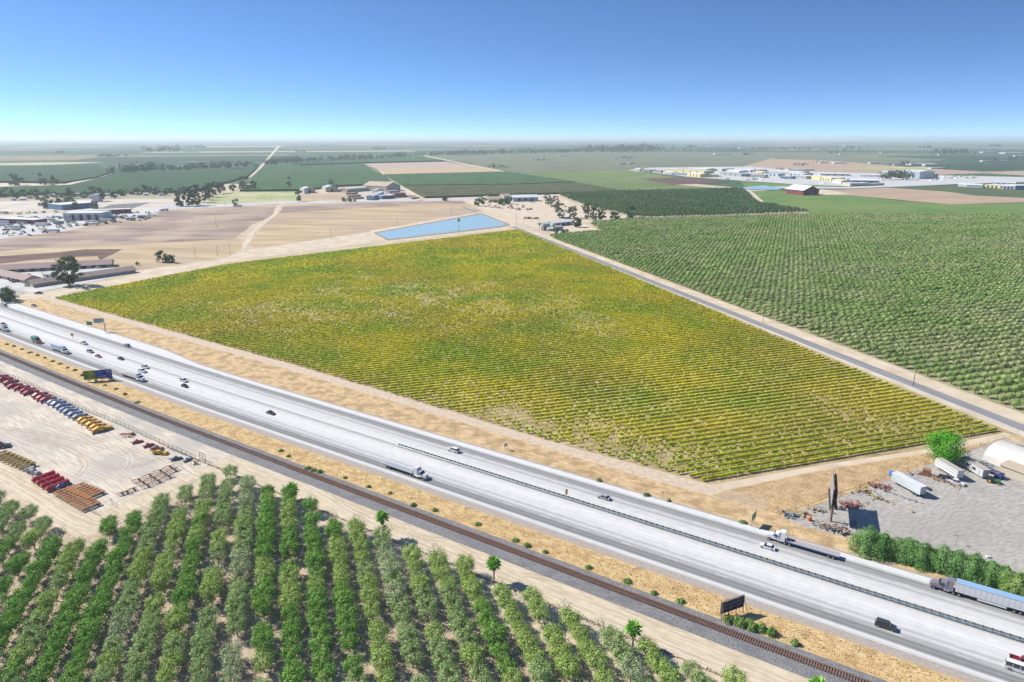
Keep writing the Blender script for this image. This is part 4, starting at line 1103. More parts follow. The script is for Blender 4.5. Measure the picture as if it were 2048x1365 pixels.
EUC = leafmat("eucalyptus_leaf", (.075, .115, .065), (.11, .15, .085), scale=.15, isl=.4); OAK = leafmat("broad_leaf", (.08, .32, .02), (.14, .42, .035), scale=.4, isl=.35)
DKG = leafmat("dark_leaf", (.045, .095, .04), (.07, .13, .05), scale=.2, isl=.4); OLE = leafmat("oleander_leaf", (.10, .25, .05), (.20, .34, .12), scale=.3, isl=.4); SCRUB = leafmat("scrub_leaf", (.17, .30, .07), (.26, .36, .12), scale=.5, isl=.35)
FAREUC = leafmat("far_tree_leaf", (.04, .075, .045), (.07, .11, .06), scale=.05, isl=.35)
def clump_crown(seed, r, h, nclump, ncards, size, base=.25, shape=1.0, full=.5):
    """crown built of leaf clumps inside an uneven envelope; r radius, h total height"""
    g = np.random.default_rng(seed)
    u = g.random(nclump); z = base * h + u * (1 - base) * h * .93
    env = np.sin(np.clip((z / h - base) / (1 - base), .05, 1) * math.pi * .88 + .25) ** shape
    th = g.random(nclump) * 6.283; q = np.sqrt(g.random(nclump)) * r * env * g.uniform(.75, 1.15, nclump)
    CL = np.stack([np.cos(th) * q, np.sin(th) * q, z], 1)
    idx = g.integers(0, nclump, ncards); cr = r * full * .6
    d = g.normal(size=(ncards, 3)); d /= np.linalg.norm(d, axis=1)[:, None]; d *= g.uniform(.5, 1.0, (ncards, 1)) * cr
    d[:, 2] *= .8; P = CL[idx] + d
    Nn = d / cr * .9 + (P - np.array([0, 0, h * .55])) / np.array([r, r, h * .5]) * .7
    return leaves(g, P, g.uniform(.7, 1.3, ncards) * size, up=.2, N=Nn, nj=.45)
def dome(seed, r, h, n, size):
    """rounded shrub: leaf cards over a lumpy dome"""
    g = np.random.default_rng(seed); d = g.normal(size=(n, 3)); d /= np.linalg.norm(d, axis=1)[:, None]; d[:, 2] = np.abs(d[:, 2]) * 1.1 - .1
    nl = 14; L = g.normal(size=(nl, 3)); L /= np.linalg.norm(L, axis=1)[:, None]; L[:, 2] = np.abs(L[:, 2])
    k = (d @ L.T).max(1); q = .78 + .26 * k ** 3 * g.uniform(.88, 1.08, n)
    rl = 1 + .16 * np.sin(d[:, 0] * 7 + seed) * np.cos(d[:, 1] * 6 + seed * 2) ; q = q * rl * np.where(g.random(n) < .12, g.uniform(1.0, 1.18, n), 1); P = d * q[:, None] * np.array([r, r, h]); near = L[(d @ L.T).argmax(1)]
    Nn = d * 1.0 + (d - near * .8) * 1.2
    return leaves(g, P, g.uniform(.7, 1.3, n) * size, up=.15, N=Nn, nj=.4)
def shrub(name, label, p, r, h, mat, seed, n, size, group, cat="shrub"):
    t = thing(name, label, cat, (p.x, p.y, 0), 0, group); V, F = dome(seed, r, h, n, size); rot_ = random.Random(seed).uniform(.85, 1.15)
    link(bpy.data.objects.new("foliage", np_mesh("foliage", V, F, mat)), t)
    b = MB(); b.blob((0, 0, h * .36), (r * .72, r * .72, h * .42), 0, 10, 6, .15, random.Random(seed)); b.build("inner_branches", M("shrub_inner", (.05, .08, .03)), t); return t
def tree(name, label, p, r, h, mat, seed, ncards=500, nclump=22, size=None, base=.25, group=None, shape=1.0, cat="tree", full=.5, tr=None):
    t = thing(name, label, cat, (p.x, p.y, 0), 0, group)
    b = MB(); rr = tr or max(.12, h * .02)
    b.tube((0, 0, 0), (r * .05, 0, h * .55), rr, 6, 0, rr * .6)
    rd = random.Random(seed)
    for i in range(4):
        th = i * 1.7 + rd.random(); b.tube((0, 0, h * (base + .05 * i)), (math.cos(th) * r * .6, math.sin(th) * r * .6, h * (base + .25 + .1 * i)), rr * .5, 5, 0, rr * .2)
    b.build("trunk", BARK, t)
    V, F = clump_crown(seed, r, h, nclump, ncards, size or r * .22, base, shape, full)
    link(bpy.data.objects.new("crown", np_mesh("crown", V, F, mat)), t); return t
tree("shade_tree", "big round bright green shade tree at the corner of the truck lot", G(1886, 924), 7.4, 11.8, OAK, 1, 6500, 60, .55, .04, full=.62)
tree("cottonwood_tree", "tall loose dark tree rising beside the motel", G(139, 572), 11, 27, EUC, 2, 2600, 55, 1.5, .08, shape=.6, full=.36)
tree("shade_tree", "dark bushy tree at the far left end of the vineyard by the freeway", G(16, 603), 8.5, 11, DKG, 3, 1300, 30, 1.2, .03)
tree("shade_tree", "left one of two dark round trees by the frontage fence", G(325, 525), 8, 11, DKG, 4, 900, 20, 1.2, .03)
tree("shade_tree", "right one of two dark round trees by the frontage fence", G(343, 526), 5.5, 8, DKG, 5, 500, 15, 1.2, .03)
tree("shade_tree", "small green tree in the frontage yard left of two dark trees", G(274, 531), 3, 4, SCRUB, 6, 200, 8, .9, .03)
# eucalyptus by the farmstead
for i, (x, y, r_, h_, lab) in enumerate([(1097, 411, 9, 24, "slim eucalyptus leftmost of the farmstead group"), (1109, 420, 9, 24, "eucalyptus second from left behind the farmstead"), (1119, 437, 10, 27, "broad grey green eucalyptus left of the blue pool"), (1146, 437, 10, 20, "rounded eucalyptus right of the blue pool"), (1172, 440, 9, 29, "tallest eucalyptus of the farmstead group"), (1186, 443, 8, 28, "tall eucalyptus leaning on the tallest one"), (1202, 442, 9, 19, "dark spreading tree right of the tall eucalyptus pair"), (1228, 442, 8, 14, "low dark tree between the eucalyptus pair and the cypress"), (1259, 440, 10, 22, "dark conical tree standing alone at the orchard edge"), (1153, 455, 7, 14, "light green tree beside the farmstead roof")]):
    tree("eucalyptus_tree", lab, G(x, y), r_, h_, EUC if i not in (6, 7, 8, 9) else DKG, 20 + i, 900, 34, 1.7, .1, "trees around the farmstead", .55, full=.38)
# roadside trees at the left crossing
for i, (x, y, r_, h_) in enumerate([(360, 413, 12, 26), (378, 413, 11, 34), (392, 411, 13, 38), (400, 405, 12, 34), (412, 400, 12, 30), (420, 395, 12, 31), (432, 390, 12, 29), (442, 387, 11, 26), (492, 382, 16, 36), (506, 380, 10, 22), (484, 381, 8, 20), (466, 382, 8, 14)]):
    tree("eucalyptus_tree", "dark roadside eucalyptus beside the crossing, %s from the left of its line" % ordn(sorted([360, 378, 392, 400, 412, 420, 432, 442, 466, 484, 492, 506]).index(x) + 1), G(x, y), r_, h_, FAREUC, 50 + i, 420, 26, 3.4, .05, "roadside trees by the crossing", .6, full=.42)
misc = [(472, 411, 7, 13, "small tree beside the turquoise trailer on the cross road"), (579, 378, 9, 30, "tall dark tree in front of the orchard left of the metal barns"), (600, 403, 11, 20, "round tree at the corner of the mill grass"), (663, 372, 8, 22, "thin dark tree behind the metal barns"),
        (688, 404, 6, 9, "left of three small trees before the mill"), (700, 404, 7, 11, "middle of three small trees before the mill"), (709, 404, 5, 9, "right of three small trees before the mill"), (33, 372, 22, 32, "wide dark tree by the pale strip at the far left"), (81, 370, 13, 42, "tall dark tree right of the wide one at far left"), (91, 371, 9, 20, "small pale tree between two dark ones at far left"), (107, 372, 14, 30, "broad dark tree nearest the pale strip's end"),
        (958, 413, 10, 13, "light green tree at the corner of the commercial yard"), (965, 406, 9, 14, "dark tree behind the light green corner tree"), (888, 402, 9, 7, "single dark shrubby tree on the cross road"), (124, 415, 9, 14, "tree at the left end of the blue building"), (96, 417, 14, 15, "rounded tree in the empty lot"), (134, 412, 16, 17, "wide dark tree in front of the blue building"), (150, 419, 8, 12, "narrow tree before the blue building's middle"), (190, 418, 10, 14, "dark tree at the right end of the blue building"), (205, 403, 13, 22, "tall tree beside the white cube building"),
        (1003, 409, 12, 9, "long hedge like tree left of the parked cars"), (1018, 408, 11, 12, "hedge like tree right of the parked cars"), (1088, 462, 4, 6, "bush before the farmstead shed"), (1113, 468, 5, 6, "grey green bush by the road at the farmstead"), (1129, 468, 5, 6, "wide bush right of the grey green one"), (1136, 468, 3, 6, "small bush at the farmstead corner")]
for i, (x, y, r_, h_, lab) in enumerate(misc): tree("tree", lab, G(x, y), r_, h_, DKG if i % 3 else EUC, 80 + i, 260, 14, r_ * .28, .05, "scattered trees in the middle distance", .7)
rd = random.Random(77)
# residential trees and houses
ROOFS = [M("pale_roof", (.50, .50, .52)), M("grey_roof", (.34, .33, .34)), M("brown_roof", (.30, .22, .18)), M("white_roof", (.66, .67, .68))]
WALLS = [M("cream_wall", (.60, .54, .42)), M("white_wall", (.68, .67, .64)), M("tan_wall", (.48, .38, .27))]
i = 0
for x in range(-20, 372, 13):
    y = 401 - x * .027 + rd.uniform(-7, 2); r_ = rd.uniform(8, 14)
    i += 1; tree("shade_tree", "dark shade tree among the roadside houses, %s from the left" % ordn(i), G(x + rd.uniform(-3, 3), y), r_, r_ * rd.uniform(1.0, 1.5), FAREUC if i % 2 else DKG, 200 + i, 170, 12, r_ * .3, .04, "shade trees among the roadside houses")
for k in range(34):
    x = k * 9.2 + rd.uniform(-3, 3); y = [474, 470, 468, 464, 461, 458, 455, 451, 447, 443, 440, 436][min(11, int(x / 27))] + rd.uniform(-6, -1) if k % 2 else 428 + rd.uniform(-2, 1)
    tree("road_shrub", "dark shrub along the truck stop roads, %s from the left" % ordn(k + 1), G(x, y), rd.uniform(3, 7), rd.uniform(2, 5), DKG if k % 3 else SCRUB, 900 + k, 90, 8, 1.4, -.1, "shrubs along the truck stop roads", cat="shrub")
# distant tree lines
def treeline(label, pts, n, h, seed, w=14):
    g = np.random.default_rng(seed); P = [G(*p) for p in pts]; C = []
    seg = [(P[i], P[i + 1]) for i in range(len(P) - 1)]; ln = [(b - a).length for a, b in seg]; tot = sum(ln)
    for _ in range(n):
        k = g.choice(len(seg), p=[l / tot for l in ln]); a, b = seg[k]; q = a.lerp(b, g.random()); C.append((q.x + g.normal(0, w), q.y + g.normal(0, w), 0))
    C = np.array(C); hh = h * g.uniform(.55, 1.15, n) * (.75 + .5 * value_noise(C, 90, seed)); V, F = crowns(g, C, hh * .34, hh, 26, h * .17)
    tag(link(bpy.data.objects.new("tree_line", np_mesh("tree_line", V, F, FAREUC))), label, "trees", kind="stuff")
treeline("dark eucalyptus windbreak at the far left beyond the orchards", [(228, 352), (300, 347), (400, 341), (512, 336)], 150, 34, 1, 16)
treeline("long blue green eucalyptus windbreak in the centre distance", [(530, 334), (600, 327), (660, 324), (740, 320), (830, 316)], 170, 34, 2)
treeline("long thin eucalyptus line along the horizon fields", [(846, 313), (1024, 309), (1170, 307), (1312, 305)], 260, 40, 3, 25)
treeline("broken tree line fading towards the right horizon", [(1320, 305), (1540, 302), (1740, 303)], 120, 34, 4, 60)
treeline("tall wood block in the centre right distance", [(1190, 305), (1312, 303)], 120, 62, 5, 90)
treeline("dark grove beside the packing plant", [(1772, 361), (1800, 360), (1820, 360)], 40, 28, 6, 14)
treeline("distant dark grove at the right", [(1872, 310), (1935, 310)], 40, 46, 7, 30)
treeline("small dark groves at the far left horizon", [(206, 316), (245, 315)], 26, 30, 8, 30)
treeline("faint wood on the left horizon", [(290, 306), (352, 306)], 40, 55, 9, 60)
for i, (x, y, n, h) in enumerate([(986, 337, 8, 22), (1010, 337, 8, 14), (1075, 324, 3, 26), (1087, 323, 4, 18), (1255, 318, 12, 20), (1600, 333, 14, 16), (1565, 342, 5, 16), (1640, 326, 10, 12), (1815, 331, 14, 20), (1990, 325, 8, 22), (2030, 322, 10, 24), (1880, 338, 8, 16), (2100, 318, 10, 20), (1490, 312, 12, 26), (1665, 309, 6, 30), (760, 300, 18, 40), (1850, 298, 18, 40), (1380, 297, 16, 40), (120, 309, 12, 30), (600, 306, 10, 30), (1700, 297, 14, 36), (400, 298, 18, 50), (1990, 296, 16, 50)]):
    treeline("distant farm trees, %s cluster from the left on the plain" % ordn(i + 1), [(x - 10, y), (x + 10, y)], n, h, 300 + i, 12)
# oleander hedge
for i, (x, y, r_, h_) in enumerate([(1737, 1103, 5.0, 6.2), (1762, 1106, 4.2, 5.6), (1806, 1116, 4.4, 5.2), (1836, 1125, 4.2, 5.6), (1858, 1130, 3.6, 4.6), (1888, 1136, 4.6, 5.4), (1915, 1145, 4.2, 5.2), (1944, 1152, 4.4, 5.6), (1972, 1160, 4.0, 5.0), (1998, 1168, 3.8, 4.8), (2020, 1180, 3.8, 4.8), (2040, 1192, 4.0, 5.4), (2072, 1196, 4.4, 5.6)]):
    shrub("oleander_shrub", "large rounded oleander shrub in the lot hedge, %s from the left" % ordn(i + 1), G(x, y), r_ * 1.1, h_ * 1.12, OLE if i < 10 else SCRUB, 400 + i, 7000, .32, "oleander hedge beside the truck lot")
# scrub along the ballast
sc = [(1404 + 52, 1243), (1473, 1246), (1482, 1252), (1499, 1253), (1506, 1260), (1523, 1262), (1543, 1270), (1590, 1290)]
for i, (x, y) in enumerate(sc): shrub("round_bush", "clipped looking round green bush on the ballast edge, %s right of the dark billboard" % ordn(i + 1), G(x, y), 1.45 if i < 7 else 1.0, 2.1 if i < 7 else 1.5, SCRUB, 430 + i, 700, .3, "round bushes by the dark billboard", "bush")
rd = random.Random(9)
small = [(1031, 1083), (1054, 1093), (1090, 1106), (1177, 1137), (1255, 1165), (1308, 1188), (1362, 1205), (616, 938), (627, 942), (577, 914), (562, 903), (690, 957), (737, 975), (780, 988), (827, 1012), (870, 1022), (956, 1050), (266, 870), (1198, 963), (1293, 992), (1337, 1003), (1486, 1046), (640, 945), (201, 766), (210, 772), (232, 779), (150, 742), (135, 737), (120, 729), (105, 724), (90, 717), (75, 712), (60, 706), (44, 700), (28, 694), (14, 690), (165, 752), (178, 756), (192, 763), (250, 790), (275, 806)]
for i, (x, y) in enumerate(sorted(small)): shrub("weed_bush", "small green weed bush on the railway verge, %s from the left" % ordn(i + 1), G(x, y), rd.uniform(.8, 1.7), rd.uniform(.7, 1.2), SCRUB, 460 + i, 160, .35, "weed bushes along the railway verge", "bush")
# ================================================================== buildings
MET_W = M("white_metal_wall", (.66, .67, .66), (.58, .59, .59), scale=.2); MET_B = M("pale_blue_metal", (.40, .50, .56), (.46, .56, .61), scale=.1); MET_T = M("tan_metal_wall", (.56, .50, .38), (.62, .56, .44), scale=.1)
CREAM = M("cream_stucco", (.58, .50, .38), (.64, .56, .44), scale=.3); YELW = M("yellow_metal_wall", (.72, .62, .30)); REDW = M("red_barn_wall", (.24, .05, .06)); GREYW = M("grey_block_wall", (.34, .35, .36), (.40, .41, .41), scale=.2)
RF_W = M("white_metal_roof", (.74, .75, .76), (.66, .68, .69), scale=.05); RF_B = M("blue_grey_roof", (.34, .42, .46), (.40, .48, .52), scale=.05); RF_P = M("pinkish_shingle_roof", (.36, .27, .25), (.42, .32, .30), scale=.5); RF_T = M("tan_roof", (.52, .42, .32)); RF_G = M("grey_flat_roof", (.40, .41, .42)); BRICK = M("brown_stack", (.26, .15, .11), (.34, .21, .16), scale=.3)
OPEN = M("dark_opening", (.03, .03, .035)); BLUEW = M("blue_painted_wall", (.12, .26, .42))
def bld(name, label, p0, p1, depth, h, wm, rm, roof="gable", cat="building", group=None, nwin=0, ndoor=0, rise=None, over=.4, door_end=False, door_m=None):
    """front wall from ground pixel p0 (left) to p1 (right); the body goes back by depth"""
    a, b_ = (G(*p0) if not isinstance(p0, Vector) else p0), (G(*p1) if not isinstance(p1, Vector) else p1)
    d = b_ - a; L = d.length; rz = math.atan2(d.y, d.x); t = thing(name, label, cat, (a.x, a.y, 0), rz, group)
    w = MB(); rise = ((L if roof == "gable_end" else depth) * .16 if rise is None else rise)
    if roof == "gable":       # ridge along the length
        w.prism([(0, 0), (depth, 0), (depth, h), (depth / 2, h + rise), (0, h)], 0, L)
        vs = [(v[1], v[0], v[2]) for v in w.v]; w.v = vs
    elif roof == "gable_end": # ridge runs back, gable faces the camera
        w.prism([(0, 0), (L, 0), (L, h), (L / 2, h + rise), (0, h)], 0, depth)
    else: w.box((L / 2, depth / 2, h / 2), (L, depth, h))
    w.build("wall", wm, t)
    r = MB(); o_ = over; th = .22
    if roof == "gable":
        sl = rise / (depth / 2)
        for s in (0, 1):
            y0, y1 = (-o_, depth / 2) if s == 0 else (depth / 2, depth + o_)
            z0, z1 = (h - o_ * sl, h + rise) if s == 0 else (h + rise, h - o_ * sl)
            r.add([(-o_, y0, z0 + .03), (L + o_, y0, z0 + .03), (L + o_, y1, z1 + .03), (-o_, y1, z1 + .03), (-o_, y0, z0 + th), (L + o_, y0, z0 + th), (L + o_, y1, z1 + th), (-o_, y1, z1 + th)], [(3, 2, 1, 0), (4, 5, 6, 7), (0, 1, 5, 4), (1, 2, 6, 5), (3, 0, 4, 7)] if s == 0 else [(3, 2, 1, 0), (4, 5, 6, 7), (2, 3, 7, 6), (1, 2, 6, 5), (3, 0, 4, 7)])
    elif roof == "gable_end":
        sl = rise / (L / 2)
        for s in (0, 1):
            x0, x1 = (-o_, L / 2) if s == 0 else (L / 2, L + o_); z0, z1 = (h - o_ * sl, h + rise) if s == 0 else (h + rise, h - o_ * sl)
            r.add([(x0, -o_, z0 + .03), (x1, -o_, z1 + .03), (x1, depth + o_, z1 + .03), (x0, depth + o_, z0 + .03), (x0, -o_, z0 + th), (x1, -o_, z1 + th), (x1, depth + o_, z1 + th), (x0, depth + o_, z0 + th)], [(3, 2, 1, 0), (4, 5, 6, 7), (0, 1, 5, 4), (2, 3, 7, 6)] + ([(3, 0, 4, 7)] if s == 0 else [(1, 2, 6, 5)]))
    else:
        r.box((L / 2, depth / 2, h + .16), (L + .5, depth + .5, .3))
    r.build("roof", rm, t)
    for k in range(nwin):
        x = (k + .5) * L / nwin; f = MB(); f.box((x, -.04, h * .55), (min(1.8, L / nwin * .5), .07, h * .32)); q = f.build("window", CHROME, t)
        g = MB(); g.box((x, -.085, h * .55), (min(1.8, L / nwin * .5) - .2, .03, h * .32 - .2)); g.build("pane", GLASS, q)
    for k in range(ndoor):
        x = (k + 1) * L / (ndoor + 1) + (.0 if not nwin else L / (nwin * 2.0)); f = MB(); f.box((x, -.05, min(h * .8, h * .4)), (min(4.5, L / (ndoor + 1) * .5), .08, h * .78)); f.build("door", door_m or OPEN, t)
    return t
# motel
bld("motel_wing", "far motel wing with a long pinkish shingle roof", (-70, 551), (222, 535), 15, 3.4, CREAM, RF_P, "gable", nwin=26, ndoor=13, rise=3.2, over=1.2)
bld("motel_wing", "near motel wing running along the frontage track", (67, 576), (272, 546), 12, 3.2, CREAM, RF_P, "gable", nwin=12, rise=2.6, over=1)
bld("motel_wing", "diagonal motel wing ending at the car park", (-40, 549), (50, 568), 13, 3.4, CREAM, RF_P, "gable", nwin=8, ndoor=4, rise=2.8, over=1)
bld("motel_shed", "small flat grey block in the motel court", (50, 556), (63, 554), 6, 2.6, GREYW, RF_G, "flat", ndoor=1)
bld("motel_shed", "small white shed in the middle of the motel court", (88, 555), (103, 557), 6, 2.6, MET_W, RF_G, "flat", ndoor=1)
for k, (x, y, kd, pm, lab) in enumerate([(84, 542, "suv", P_WHITE, "white car parked before the far motel wing"), (30, 565, "sedan", P_RED, "red car parked at the diagonal motel wing"), (25, 563, "suv", P_SILV, "silver car behind the red car at the motel"), (56, 573, "suv", P_WHITE, "white car at the end of the diagonal motel wing"), (195, 537, "pickup", P_WHITE, "white pickup at the right of the motel court"), (209, 536, "sedan", P_DARK, "dark car next to the white motel pickup"), (78, 588, "pickup", P_DARK, "dark pickup on the pale apron at the vineyard corner"), (165, 575, "sedan", P_LBLUE, "pale blue car in the tall tree's shadow by the vineyard")]):
    make_car("car", lab, "car", kd, pm, G(x, y, .2), rd.uniform(-.6, .6), "cars parked at the motel")
# truck stop
bld("truck_stop_building", "long white truck stop shop with stepped flat roof", (128, 442), (205, 441), 34, 11, MET_W, RF_W, "flat", ndoor=4, nwin=9)
bld("canopy_building", "long maroon edged fuel canopy behind the truck stop", (158, 431), (262, 427), 16, 7, M("maroon_fascia", (.34, .06, .08)), RF_W, "flat", ndoor=9)
bld("fuel_canopy", "low fuel canopy with maroon stripe left of the truck stop", (0, 446), (70, 449), 20, 6, M("maroon_fascia", (.34, .06, .08)), RF_W, "flat", ndoor=6)
bld("blue_building", "wide building with pale roof and blue end wall in the empty lot", (125, 421), (196, 415), 45, 9, BLUEW, RF_W, "flat", nwin=10)
bld("cube_building", "white cube building above the dark pit", (199, 404), (206, 403), 14, 14, MET_W, RF_W, "flat", nwin=1)
def truckrow(px, dirn, lab, pm, L=15):
    make_semi("semi_truck", lab, pm, "box", P_WHITE, RF_W, G(px[0], px[1], .2), dirn, "trucks at the truck stop", L)
truckrow((89, 466), math.pi + .35, "white box truck with maroon cab on the truck stop's front road", P_MAR)
truckrow((170, 452), math.pi + .35, "white box truck with maroon cab further up the front road", P_MAR)
truckrow((110, 443), .05, "white box truck parked left of the truck stop shop", P_WHITE)
truckrow((226, 443), .1, "white box truck parked right of the truck stop shop", P_WHITE)
truckrow((47, 457), .1, "white box truck with dark cab parked at the lower left", P_DARK)
truckrow((98, 451), .1, "white box truck parked behind the dark cabbed one", P_WHITE)
truckrow((322, 423), math.pi + .7, "white cabbed truck with blue trailer turning at the crossing", P_WHITE, 9)
truckrow((22, 452), .1, "white box truck second from the left photo edge on the truck stop", P_WHITE)
truckrow((70, 447), .08, "white box truck with blue cab in the truck stop's middle rows", P_BLUE)
truckrow((60, 440), .05, "white box truck in the rear row left of the shop", P_SILV)
truckrow((245, 437), .1, "white box truck with red cab right of the shop", P_RED)
truckrow((14, 428), 0, "white box truck on the road at the left photo edge", P_WHITE)
truckrow((470, 414), math.pi, "turquoise trailer truck on the cross road", paint("turquoise", (.05, .35, .38)), 9)
rd = random.Random(4)
cs = ["white", "silver", "dark", "blue", "red"]; cp = [P_WHITE, P_SILV, P_DARK, P_LBLUE, P_RED]; cnt = {}
proto_cars = {}
def parked(x, y, where, grp, kinds=("sedan", "suv", "pickup")):
    i = rd.choice([0, 0, 0, 1, 1, 2, 2, 3, 4]); k = rd.choice(kinds); cnt[(where, i)] = cnt.get((where, i), 0) + 1
    lab = "%s parked %s, %s %s one counted from the left" % ("pickup" if k == "pickup" else "car", where, ordn(cnt[(where, i)]), cs[i])
    key = (i, k)
    if key not in proto_cars:
        proto_cars[key] = make_car("parked_car", lab, "car", k, cp[i], G(x, y, .2), rd.uniform(-.5, .5), grp)
    else: dup(proto_cars[key], G(x, y, .2), rd.uniform(-.5, .5), lab, grp)
pk = [(rd.uniform(20, 128), rd.uniform(433, 452)) for _ in range(44)] + [(rd.uniform(205, 300), rd.uniform(430, 446)) for _ in range(30)] + [(x + rd.uniform(-2, 2), 437 + rd.uniform(-2, 3)) for x in range(58, 126, 6)] + [(x, 435 + rd.uniform(-1, 2)) for x in range(212, 268, 6)]
for x, y in sorted(pk): parked(x, y, "at the truck stop", "cars parked at the truck stop")
for x, y in sorted([(rd.uniform(-5, 40), rd.uniform(441, 462)) for _ in range(34)]): parked(x, y, "on the truck stop's left lot", "cars on the left lot of the truck stop")
for x, y in sorted([(42, 470), (58, 471), (62, 472), (128, 458), (142, 455)]): parked(x, y, "along the truck stop's front road", "cars along the truck stop's front road")
for x, y in sorted([(rd.uniform(975, 1060), rd.uniform(411, 418)) for _ in range(22)]): parked(x, y, "beside the commercial yard hedge", "cars in the commercial yard")
for x, y in sorted([(1042, 404), (1052, 404), (1063, 405), (1068, 406)]): parked(x, y, "before the long white shed", "cars before the long white shed")
for k, (x, y) in enumerate([(8, 447), (30, 444), (44, 449), (82, 454), (118, 448), (142, 447), (182, 446), (205, 447), (262, 441), (285, 436)]):
    t = thing("cargo_trailer", "loose box trailer on the truck stop pavement, %s from the left" % ordn(k + 1), "trailer", G(x, y, .2), rd.uniform(-.15, .3), "loose trailers at the truck stop")
    q = MB(); q.box((0, 0, 2.6), (14, 2.6, 2.8)); q.build("box", [P_WHITE, P_TAN, P_SILV][k % 3], t); q = MB()
    for u in (-5, -3.8, 4): q.tube((u, -1.1, .5), (u, 1.1, .5), .5, 8)
    q.build("axles", RUB, t)
# residential
for i in range(22):
    x = 24 + i * 15.5; y = 400 - x * .028 + rd.uniform(-5, 3); w_ = rd.uniform(8, 12)
    bld("house", "low roadside house among the shade trees, %s from the left" % ordn(i + 1), (x, y), (x + w_, y - .4), rd.uniform(9, 13), 3.4, WALLS[i % 3], ROOFS[(i * 7) % 4], "gable", cat="house", group="houses among the shade trees", nwin=3, rise=2.2, over=.8)
# mill with two metal barns
bld("metal_barn", "left metal barn with pale blue roof", (608, 387), (631, 386), 30, 9, MET_T, MET_B, "gable_end", ndoor=1)
bld("metal_barn", "right metal barn with pale blue roof", (652, 385), (677, 384), 32, 10, MET_T, MET_B, "gable_end", ndoor=1)
bld("lean_to", "small blue shed against the left metal barn", (609, 388), (617, 387.6), 8, 6, MET_B, MET_B, "flat")
bld("mill_hall", "long low tan mill hall with white roof", (694, 386), (772, 379), 14, 8, MET_T, RF_W, "gable")
bld("mill_hall", "grey mill hall running towards the cross road", (733, 401), (747, 401), 120, 8, MET_B, RF_W, "gable_end")
bld("mill_hall", "large tan warehouse at the mill's right", (773, 384), (801, 381), 70, 12, MET_T, RF_T, "gable_end")
bld("mill_hall", "thin white roofed hall at the back of the mill", (742, 371.5), (786, 370), 20, 7, MET_T, RF_W, "flat")
bld("mill_office", "white canopied mill office with dark bays by the road", (763, 399), (790, 397.5), 16, 7, BLUEW, RF_W, "flat", ndoor=4)
bld("mill_office", "brown mill building right of the white canopy", (790, 396), (812, 395), 18, 9, BRICK, BRICK, "flat")
bld("mill_shed", "small grey mill shed in the yard middle", (753, 390), (768, 389), 14, 9, GREYW, RF_G, "gable_end")
bld("mill_shed", "low grey mill shed before the tan warehouse", (780, 388), (800, 386.5), 14, 6, GREYW, RF_G, "flat")
for i, (x, y, x2, y2) in enumerate([(712, 399, 728, 398), (708, 395, 722, 393), (706, 390, 716, 388), (700, 384, 708, 382), (745, 389, 752, 396), (690, 381, 704, 380), (812, 394, 824, 399), (680, 383, 690, 382)]):
    bld("material_stack", "brown stacked material at the mill, %s of the piles" % ordn(i + 1), (x, y), (x2, y2), 16, 3, BRICK, BRICK, "flat", cat="stack", group="brown stacks in the mill yard")
# commercial yard and farmstead
bld("commercial_house", "brown roofed commercial building at the pond corner", (977, 405), (1006, 404), 22, 5, CREAM, RF_T, "gable", rise=5)
bld("commercial_house", "tall tan roofed building behind the brown roofed one", (1008, 401), (1023, 400), 18, 8, CREAM, RF_T, "gable", rise=4)
bld("long_shed", "long white and blue shed behind the parked cars", (1026, 404), (1076, 403), 26, 8, MET_B, RF_W, "gable", ndoor=3)
bld("commercial_house", "pale house left of the brown roofed building", (968, 401), (980, 400), 14, 5, CREAM, RF_W, "gable")
bld("farmstead_barn", "white roofed open barn at the farmstead by the road", (1107, 454), (1146, 450), 14, 5, MET_W, RF_W, "gable", ndoor=3)
bld("farmstead_shed", "grey walled farmstead shed nearest the road", (1108, 462), (1126, 460), 9, 4.5, GREYW, RF_G, "gable")
bld("farmstead_shed", "small pale blue roofed farm building left of the grey shed", (1086, 456), (1100, 454), 9, 4.5, MET_W, MET_B, "gable")
bld("farmstead_shed", "little white cottage in front of the farmstead", (1096, 463), (1107, 462.5), 7, 3.5, MET_W, RF_W, "gable")
b = MB(); b.box((0, 0, .8), (16, 9, 1.6)); o = b.build("blue_pool", M("blue_tarp", (.06, .22, .48), rough=.4)); o.location = G(1130, 437); tag(o, "bright blue covered tank between the eucalyptus trees", "tank")
b = MB(); 
for k in range(9): b.blob((rd.uniform(-14, 14), rd.uniform(-5, 5), .5), (rd.uniform(3, 5), rd.uniform(2, 3), rd.uniform(1.2, 2.6)), 0, 8, 4, .3, rd)
o = b.build("dirt_pile", M("pile_soil", (.36, .24, .17), (.46, .33, .24), scale=.5)); o.location = G(1064, 438); tag(o, "brown dirt piles in the farmstead field", "dirt pile", kind="stuff")
b = MB()
for k in range(7): b.blob((rd.uniform(-14, 14), rd.uniform(-5, 5), .5), (rd.uniform(3, 5), rd.uniform(2, 3), rd.uniform(1.2, 2.6)), 0, 8, 4, .3, rd)
o = b.build("debris_pile", M("pile_debris", (.22, .18, .16), (.50, .44, .38), scale=.8)); o.location = G(1048, 420); tag(o, "grey debris piles behind the dirt field", "debris pile", kind="stuff")
# red barn
t = bld("red_barn", "big red barn with pale roof and blue door", (1606, 391.5), (1637, 390.5), 55, 11, REDW, RF_W, "gable_end", rise=9, ndoor=1, door_m=BLUEW, over=2)
